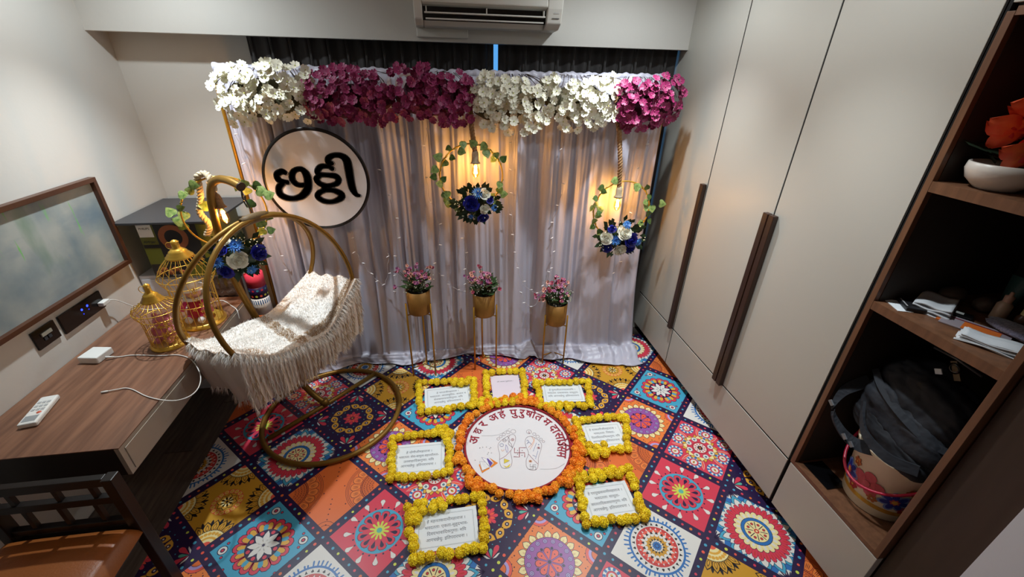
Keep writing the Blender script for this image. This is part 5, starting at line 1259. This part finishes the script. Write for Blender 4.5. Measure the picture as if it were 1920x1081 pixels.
for c in ((.0, -.02, .24), (-.01, -.09, .20), (.02, -.05, .32), (0, -.13, .28)): st.tube(smooth_path([(0, 0, .03), (c[0]*.5, c[1]*.4, c[2]*.5), c], 4), .004, 6)
st.build('stems', STEM, t)
for x, y, z, a in ((-.01, .05, .10, 1.2), (.0, .03, .09, .6), (0, -.02, .08, -1)): inst('leaf', leaf_mesh('bowl_leaf', .12, mat('bowl_leaf_green', (40, 58, 40), .5), .4), t, (x, y, z), (0.5, -.3, a), 1)
tw = MB(); tw.tube(smooth_path([(.02, -.01, .30), (.02, -.005, .36), (.02, .01, .40), (.02, .0, .44), (.02, -.015, .47)], 4), .0028, 6); tw.tube([(.02, .0, .38), (.02, .018, .385), (.02, .022, .40)], .002, 5); tw.tube([(.02, .004, .43), (.02, -.015, .45), (.02, -.03, .46)], .002, 5); tw.tube([(.02, 0, .44), (.02, .015, .46)], .0018, 5)
tw.build('twig', mat('pale_twig', (120, 118, 104), .7), t)
def cloth_fold(name, label, c, ang, lx, ly, h, seed, layers=4):
    t = thing(name, label, 'cloth', (c[0], c[1], S2), ang); rg = random.Random(seed); m = mat('folded_white', (196, 200, 204), .8, bump=.1, bscale=40)
    for k in range(layers):
        b = MB(); n_ = 14; z0 = .001 + h*k/layers; pts = []
        for j in range(n_):
            for i in range(n_):
                u, v = -1 + 2*i/(n_-1), -1 + 2*j/(n_-1); pts.append((u*lx/2*(1 - .04*k), v*ly/2*(1 - .03*k), z0 + h/layers*.8 + .0035*math.sin(3*u + k + seed) + .003*math.sin(4*v + 2*k)))
        b.grid(pts, n_, n_); o = b.build('fold', m, t); s_ = o.modifiers.new('thick', 'SOLIDIFY'); s_.thickness = h/layers*.7; s_.offset = -1
cloth_fold('folded_cloth', 'white folded cloth lying beside the dark wallet on the middle shelf', (1.74, 1.07), R(30), .17, .11, .030, 1)
cloth_fold('folded_cloth', 'stack of folded white napkins at the open end of the middle shelf', (1.675, .835), R(-62), .17, .085, .026, 2, 5)
o = turned_box(MB(), (1.625, 1.10), R(-20), .05, .09, S2 + .0005, S2 + .002).build('paper_slip', PAPER); tag(o, 'thin white paper slip under the dark wallet', 'paper')
t = thing('wallet', 'flat black wallet lying on the middle shelf by the side panel', 'wallet', (1.66, 1.085, S2 + .0025), R(-30)); MB().box((-.03, -.045, 0), (.03, .045, .014)).build('body', mat('wallet_black', (24, 24, 28), .45), t, bevel=.003); MB().box((-.026, -.03, .0142), (-.022, .03, .015)).build('trim', mat('wallet_trim', (170, 170, 172), .4), t)
MUD = mat('brown_pouch', (84, 68, 56), .8, var=.3)
for i, (lb, c, r_) in enumerate((('brown lumpy pouch behind the white folded cloth', (1.86, 1.11), (.05, .035, .03)), ('second brown pouch beside the bottle on the middle shelf', (1.90, 1.03), (.045, .03, .028)))):
    o = MB().ball((0, 0, r_[2]), r_, 16, 10, jit=.06).build('pouch', MUD); o.location = (c[0], c[1], S2); tag(o, lb, 'pouch')
t = thing('cream_tube', 'dark teal squeeze tube standing on its cap on the middle shelf', 'tube', (1.98, 1.02, S2))
MB().lathe([(.02, .001), (.02, .03), (.018, .032)], n=20).build('cap', BLACKP, t)
b = MB(); n_ = 20; vs_ = []
for z, w_, d_ in ((.032, .022, .022), (.06, .026, .021), (.10, .031, .013), (.135, .035, .002)): vs_ += [(d_*math.cos(2*math.pi*i/n_), w_*math.sin(2*math.pi*i/n_), z) for i in range(n_)]
b.add(vs_, [(j*n_ + i, j*n_ + (i+1) % n_, (j+1)*n_ + (i+1) % n_, (j+1)*n_ + i) for j in range(3) for i in range(n_)], 0, True); b.build('tube', mat('teal_tube', (46, 84, 84), .4), t)
vs_, fs_ = text_mesh('N', .016); MB().add([(-.0235, -v.x, v.y + .062) for v in vs_], fs_).build('mark', PAPER, t)
t = thing('pump_bottle', 'beige lotion bottle with tapered cap on the middle shelf', 'bottle', (1.885, .975, S2)); MB().lathe([(0, .001), (.02, .001), (.021, .008), (.021, .06), (.012, .072)], n=20, cap=False).build('body', mat('beige_bottle', (176, 148, 124), .4), t); MB().lathe([(.012, .072), (.013, .092), (.006, .096), (.005, .108), (0, .109)], n=16, cap=False).build('cap', mat('beige_cap', (190, 150, 130), .4), t)
t = thing('small_bottle', 'small brown bottle with cream cap on the middle shelf', 'bottle', (1.92, .93, S2)); MB().lathe([(0, .001), (.019, .001), (.02, .03), (.013, .042)], n=18, cap=False).build('body', mat('brown_bottle', (92, 64, 48), .3), t); MB().lathe([(.014, .042), (.013, .062), (.005, .064), (.004, .074), (0, .075)], n=16, cap=False).build('cap', mat('cream_cap', (214, 196, 140), .4), t)
t = thing('dark_bag', 'dark brown bag with looped handle at back of the middle shelf', 'bag', (2.02, .84, S2)); MB().ball((0, 0, .075), (.09, .085, .075), 18, 12, jit=.05).build('body', mat('dark_bag_cloth', (52, 44, 38), .8, bump=.3, bscale=60), t); MB().tube(smooth_path([(-.05, .04, .12), (-.06, .03, .19), (-.06, -.01, .21), (-.06, -.04, .17), (-.05, -.05, .11)], 6), .009, 8).build('handle', mat('bag_handle', (110, 98, 84), .7), t)
o = MB().ball((0, 0, .017), (.05, .11, .016), 20, 10, jit=.08).build('fuzzy_towel', mat('grey_violet_fuzz', (120, 118, 140), .95, sheen=.5, bump=.8, bscale=150)); o.location = (1.83, .86, S2 + .001); tag(o, 'grey violet fuzzy towel lying behind the napkins', 'towel')
t = thing('plastic_packet', 'orange and clear plastic packet lying beside the napkins', 'packet', (1.735, .93, S2 + .0005), R(-64)); MB().box((-.085, -.045, 0), (.085, .045, .006)).build('packet', mat('packet_clear', (150, 140, 146), .2), t, bevel=.002); MB().box((-.03, -.045, .0062), (.06, .02, .0072)).build('orange_panel', mat('packet_orange', (206, 106, 42), .4), t); MB().box((-.085, .022, .0062), (.085, .028, .0072)).build('stripe', mat('packet_maroon', (110, 36, 50), .4), t)
o = turned_box(MB(), (1.70, 1.0), R(20), .05, .03, S2 + .0005, S2 + .004).build('orange_card', MATS['packet_orange']); tag(o, 'small orange card peeking out by the folded cloth', 'card')
t = thing('black_device', 'small black device with barcode label beside the fuzzy towel', 'device', (1.775, 1.005, S2), R(-60)); MB().box((-.03, -.02, .0006), (.03, .02, .014)).build('case', BLACKP, t, bevel=.002); MB().box((-.018, -.01, .0142), (.005, .01, .0146)).build('label', mat('grey_label', (150, 150, 146), .6), t)
t = thing('tag_sachet', 'white sachet with small print leaning at end of the top shelf', 'sachet', (1.60, .752, S1)); MB().box((0, -.02, .001), (.012, .02, .06), 0, Matrix.Rotation(R(12), 3, 'Y')).build('sachet', PAPER, t)

# backpack, bucket and hanger in the lowest bay
BKM = mat('backpack_black', (26, 29, 36), .75, bump=1.0, bscale=14); BKM2 = mat('backpack_panel', (36, 40, 48), .75, bump=.8, bscale=20); GRYS = mat('reflective_grey', (110, 112, 116), .4)
t = thing('bucket', 'cream plastic bucket with flower prints and red handle in lowest shelf', 'bucket', (1.775, .93, S3))
BUK = mat('bucket_cream', (240, 230, 204), .4)
MB().lathe([(0, .001), (.112, .001), (.115, .006), (.142, .285), (.150, .288), (.150, .300), (.143, .301), (.138, .285), (.11, .012), (0, .01)], n=40, cap=False).build('body', BUK, t)
MB().lathe([(.1194, .045), (.1214, .066)], n=40, cap=False).build('yellow_band', mat('bucket_yellow', (206, 160, 52), .5, rgb2=(190, 130, 40), vscale=60), t)
fp = MB()
def onb(a, z, du, dv, l): r_ = .112 + .03*(z + dv)/.285 + .0032 + l*.0006; aa = a + du/r_; return Vector((r_*math.cos(aa), r_*math.sin(aa), z + dv))
def bflower(a, z, n_, r_, w_, mi, ph=0, l=0, ctr=None):
    for k in range(n_):
        an = 2*math.pi*(k + ph)/n_; ca, sa = math.cos(an), math.sin(an); pts = []
        for i in range(10):
            th = 2*math.pi*i/10; u = r_*.58 + r_*.42*math.cos(th); v = w_*math.sin(th); pts.append(onb(a, z, u*ca - v*sa, u*sa + v*ca, l))
        fp.add(pts, [tuple(range(10))], mi)
    if ctr is not None: fp.add([onb(a, z, r_*.22*math.cos(2*math.pi*i/10), r_*.22*math.sin(2*math.pi*i/10), l + 3) for i in range(10)], [tuple(range(10))], ctr)
for a0, a1, a2 in ((R(150), R(190), R(170)), (R(235), R(275), R(255))):
    bflower(a0, .125, 7, .056, .017, 1, 0, 0); bflower(a0, .125, 7, .048, .011, 2, 0, 1, 5); bflower(a0, .125, 7, .018, .005, 3, .5, 2, 5)
    bflower(a1, .145, 5, .062, .024, 3, .2, 0, 3); bflower(a2, .085, 6, .022, .008, 4, 0, 0, 5); bflower(a0 + R(12), .20, 6, .022, .007, 6, 0, 0, 5); bflower(a1 + R(16), .09, 6, .02, .006, 6, 0, 0)
fp.build('flower_print', [BUK, mat('bk_lightblue', (120, 144, 200), .5), mat('bk_blue', (34, 50, 150), .5), mat('bk_pink', (196, 84, 96), .5), mat('bk_red', (176, 36, 44), .5), mat('bk_yellow', (226, 170, 80), .5), mat('bk_rust', (170, 92, 40), .5)], t)
b = MB(); pts = []
for i in range(25):
    a = math.pi*i/24; pts.append(Vector((.0, .152*math.cos(a), .28)) + Vector((-.165*math.sin(a), 0, -.14*math.sin(a))))
b.tube(pts, .006, 8); b.build('handle', mat('bucket_handle_red', (178, 30, 62), .25), t)
o = MB().box((1.60, .99, S3 + .0006), (1.70, 1.13, S3 + .004)).build('black_tray', BLACKP); tag(o, 'thin black tray lying on the lowest shelf beside the bucket', 'tray')
t = thing('backpack', 'crumpled black backpack with straps stuffed above the bucket', 'backpack', (1.80, .945, .683))
from mathutils import noise
def ribbon(path, wv, th, k=6):
    P_ = smooth_path(path, k); m_ = MB(); n_ = len(P_); wv = Vector(wv); vs_ = []
    for i, p_ in enumerate(P_):
        tg = (P_[min(i + 1, n_ - 1)] - P_[max(i - 1, 0)]).normalized(); w_ = (wv - tg*wv.dot(tg)); no = tg.cross(w_).normalized()*th
        vs_ += [p_ - w_ - no, p_ + w_ - no, p_ + w_ + no, p_ - w_ + no]
    m_.add(vs_, [(i*4 + j, i*4 + (j + 1) % 4, i*4 + 4 + (j + 1) % 4, i*4 + 4 + j) for i in range(n_ - 1) for j in range(4)] + [(3, 2, 1, 0), tuple(4*n_ - 4 + j for j in range(4))], 0)
    return m_
def bagbody(cx, cz, rx, rz, ry, sd, tilt):
    b = MB(); n1, n2 = 72, 40; pts = []
    for j in range(n2):
        v = -1 + 2*j/(n2 - 1); e = max(0.0, 1 - abs(v)**3.5)**.5
        for i in range(n1):
            a = 2*math.pi*i/n1; c_, s_ = math.cos(a), math.sin(a); c_ = math.copysign(abs(c_)**.75, c_); s_ = math.copysign(abs(s_)**.75, s_)
            q_ = Vector((c_*3, v*2.2, s_*3)); kk = 1 + .16*noise.noise(q_*.9 + Vector((sd, 0, 0))) - .10*abs(noise.noise(q_*2.3 + Vector((sd, 3, 1)))) + .04*noise.noise(q_*5)
            pts.append((cx + c_*rx*e*kk, v*ry, cz + s_*rz*e*kk + tilt*v))
    b.add(pts, [(j*n1 + i, j*n1 + (i+1) % n1, (j+1)*n1 + (i+1) % n1, (j+1)*n1 + i) for j in range(n2-1) for i in range(n1)], 0, True)
    return b
bagbody(-.005, .195, .125, .135, .182, 1.0, .04).build('body', BKM, t)
bagbody(-.075, .125, .085, .105, .176, 4.0, .045).build('front_pocket', BKM2, t)
bagbody(-.110, .055, .055, .060, .168, 8.0, .04).build('front_pocket', BKM, t)
ribbon([(-.10, .17, .26), (-.135, .10, .235), (-.15, 0, .20), (-.13, -.11, .16), (-.09, -.17, .15)], (.010, 0, .010), .002).build('zip_strip', GRYS if 0 else BKM2, t)
ribbon([(-.10, .17, .20), (-.185, .178, .15), (-.232, .155, .075), (-.222, .10, .015), (-.19, .04, -.015), (-.15, -.02, .01)], (.006, .016, .020), .006).build('strap', BKM2, t)
ribbon([(-.165, .11, .15), (-.205, .03, .07), (-.19, -.07, .035), (-.15, -.15, .05)], (.004, .006, .019), .005).build('strap', BKM2, t)
for p in ((-.243, .165, .10), (-.228, .07, .002), (-.212, .045, -.018)): MB().box((p[0] - .002, p[1] - .012, p[2] - .007), (p[0] + .004, p[1] + .012, p[2] + .007), 0, Matrix.Rotation(R(35), 3, 'X')).build('buckle_patch', GRYS, t)
t = thing('hanging_strap', 'olive strap with white tag hanging from a grey rod over the backpack', 'strap', (1.76, .94, 1.10))
MB().tube([(0, .075, .018), (.0, .0, .022), (0, -.085, .012)], .004, 8).build('rod', mat('grey_rod', (70, 70, 72), .4), t)
MB().box((-.004, -.028, -.052), (.0, -.008, .018), 0, Matrix.Rotation(R(-35), 3, 'X')).build('strap', mat('olive_strap', (96, 82, 60), .7), t)
MB().lathe([(.012, -.004), (.02, -.004), (.02, .004), (.012, .004)], c=(-.004, -.012, -.01), n=18, M=Matrix.Rotation(R(90), 3, 'Y'), cap=False).build('ring_buckle', BLACKP, t)
MB().box((-.006, .012, -.062), (-.002, .034, -.042), 0, Matrix.Rotation(R(-35), 3, 'X')).build('tag', PAPER, t)
MB().tube([(0, -.02, .02), (0, -.02, .1205)], .002, 6).build('cord', MATS['grey_rod'], t)
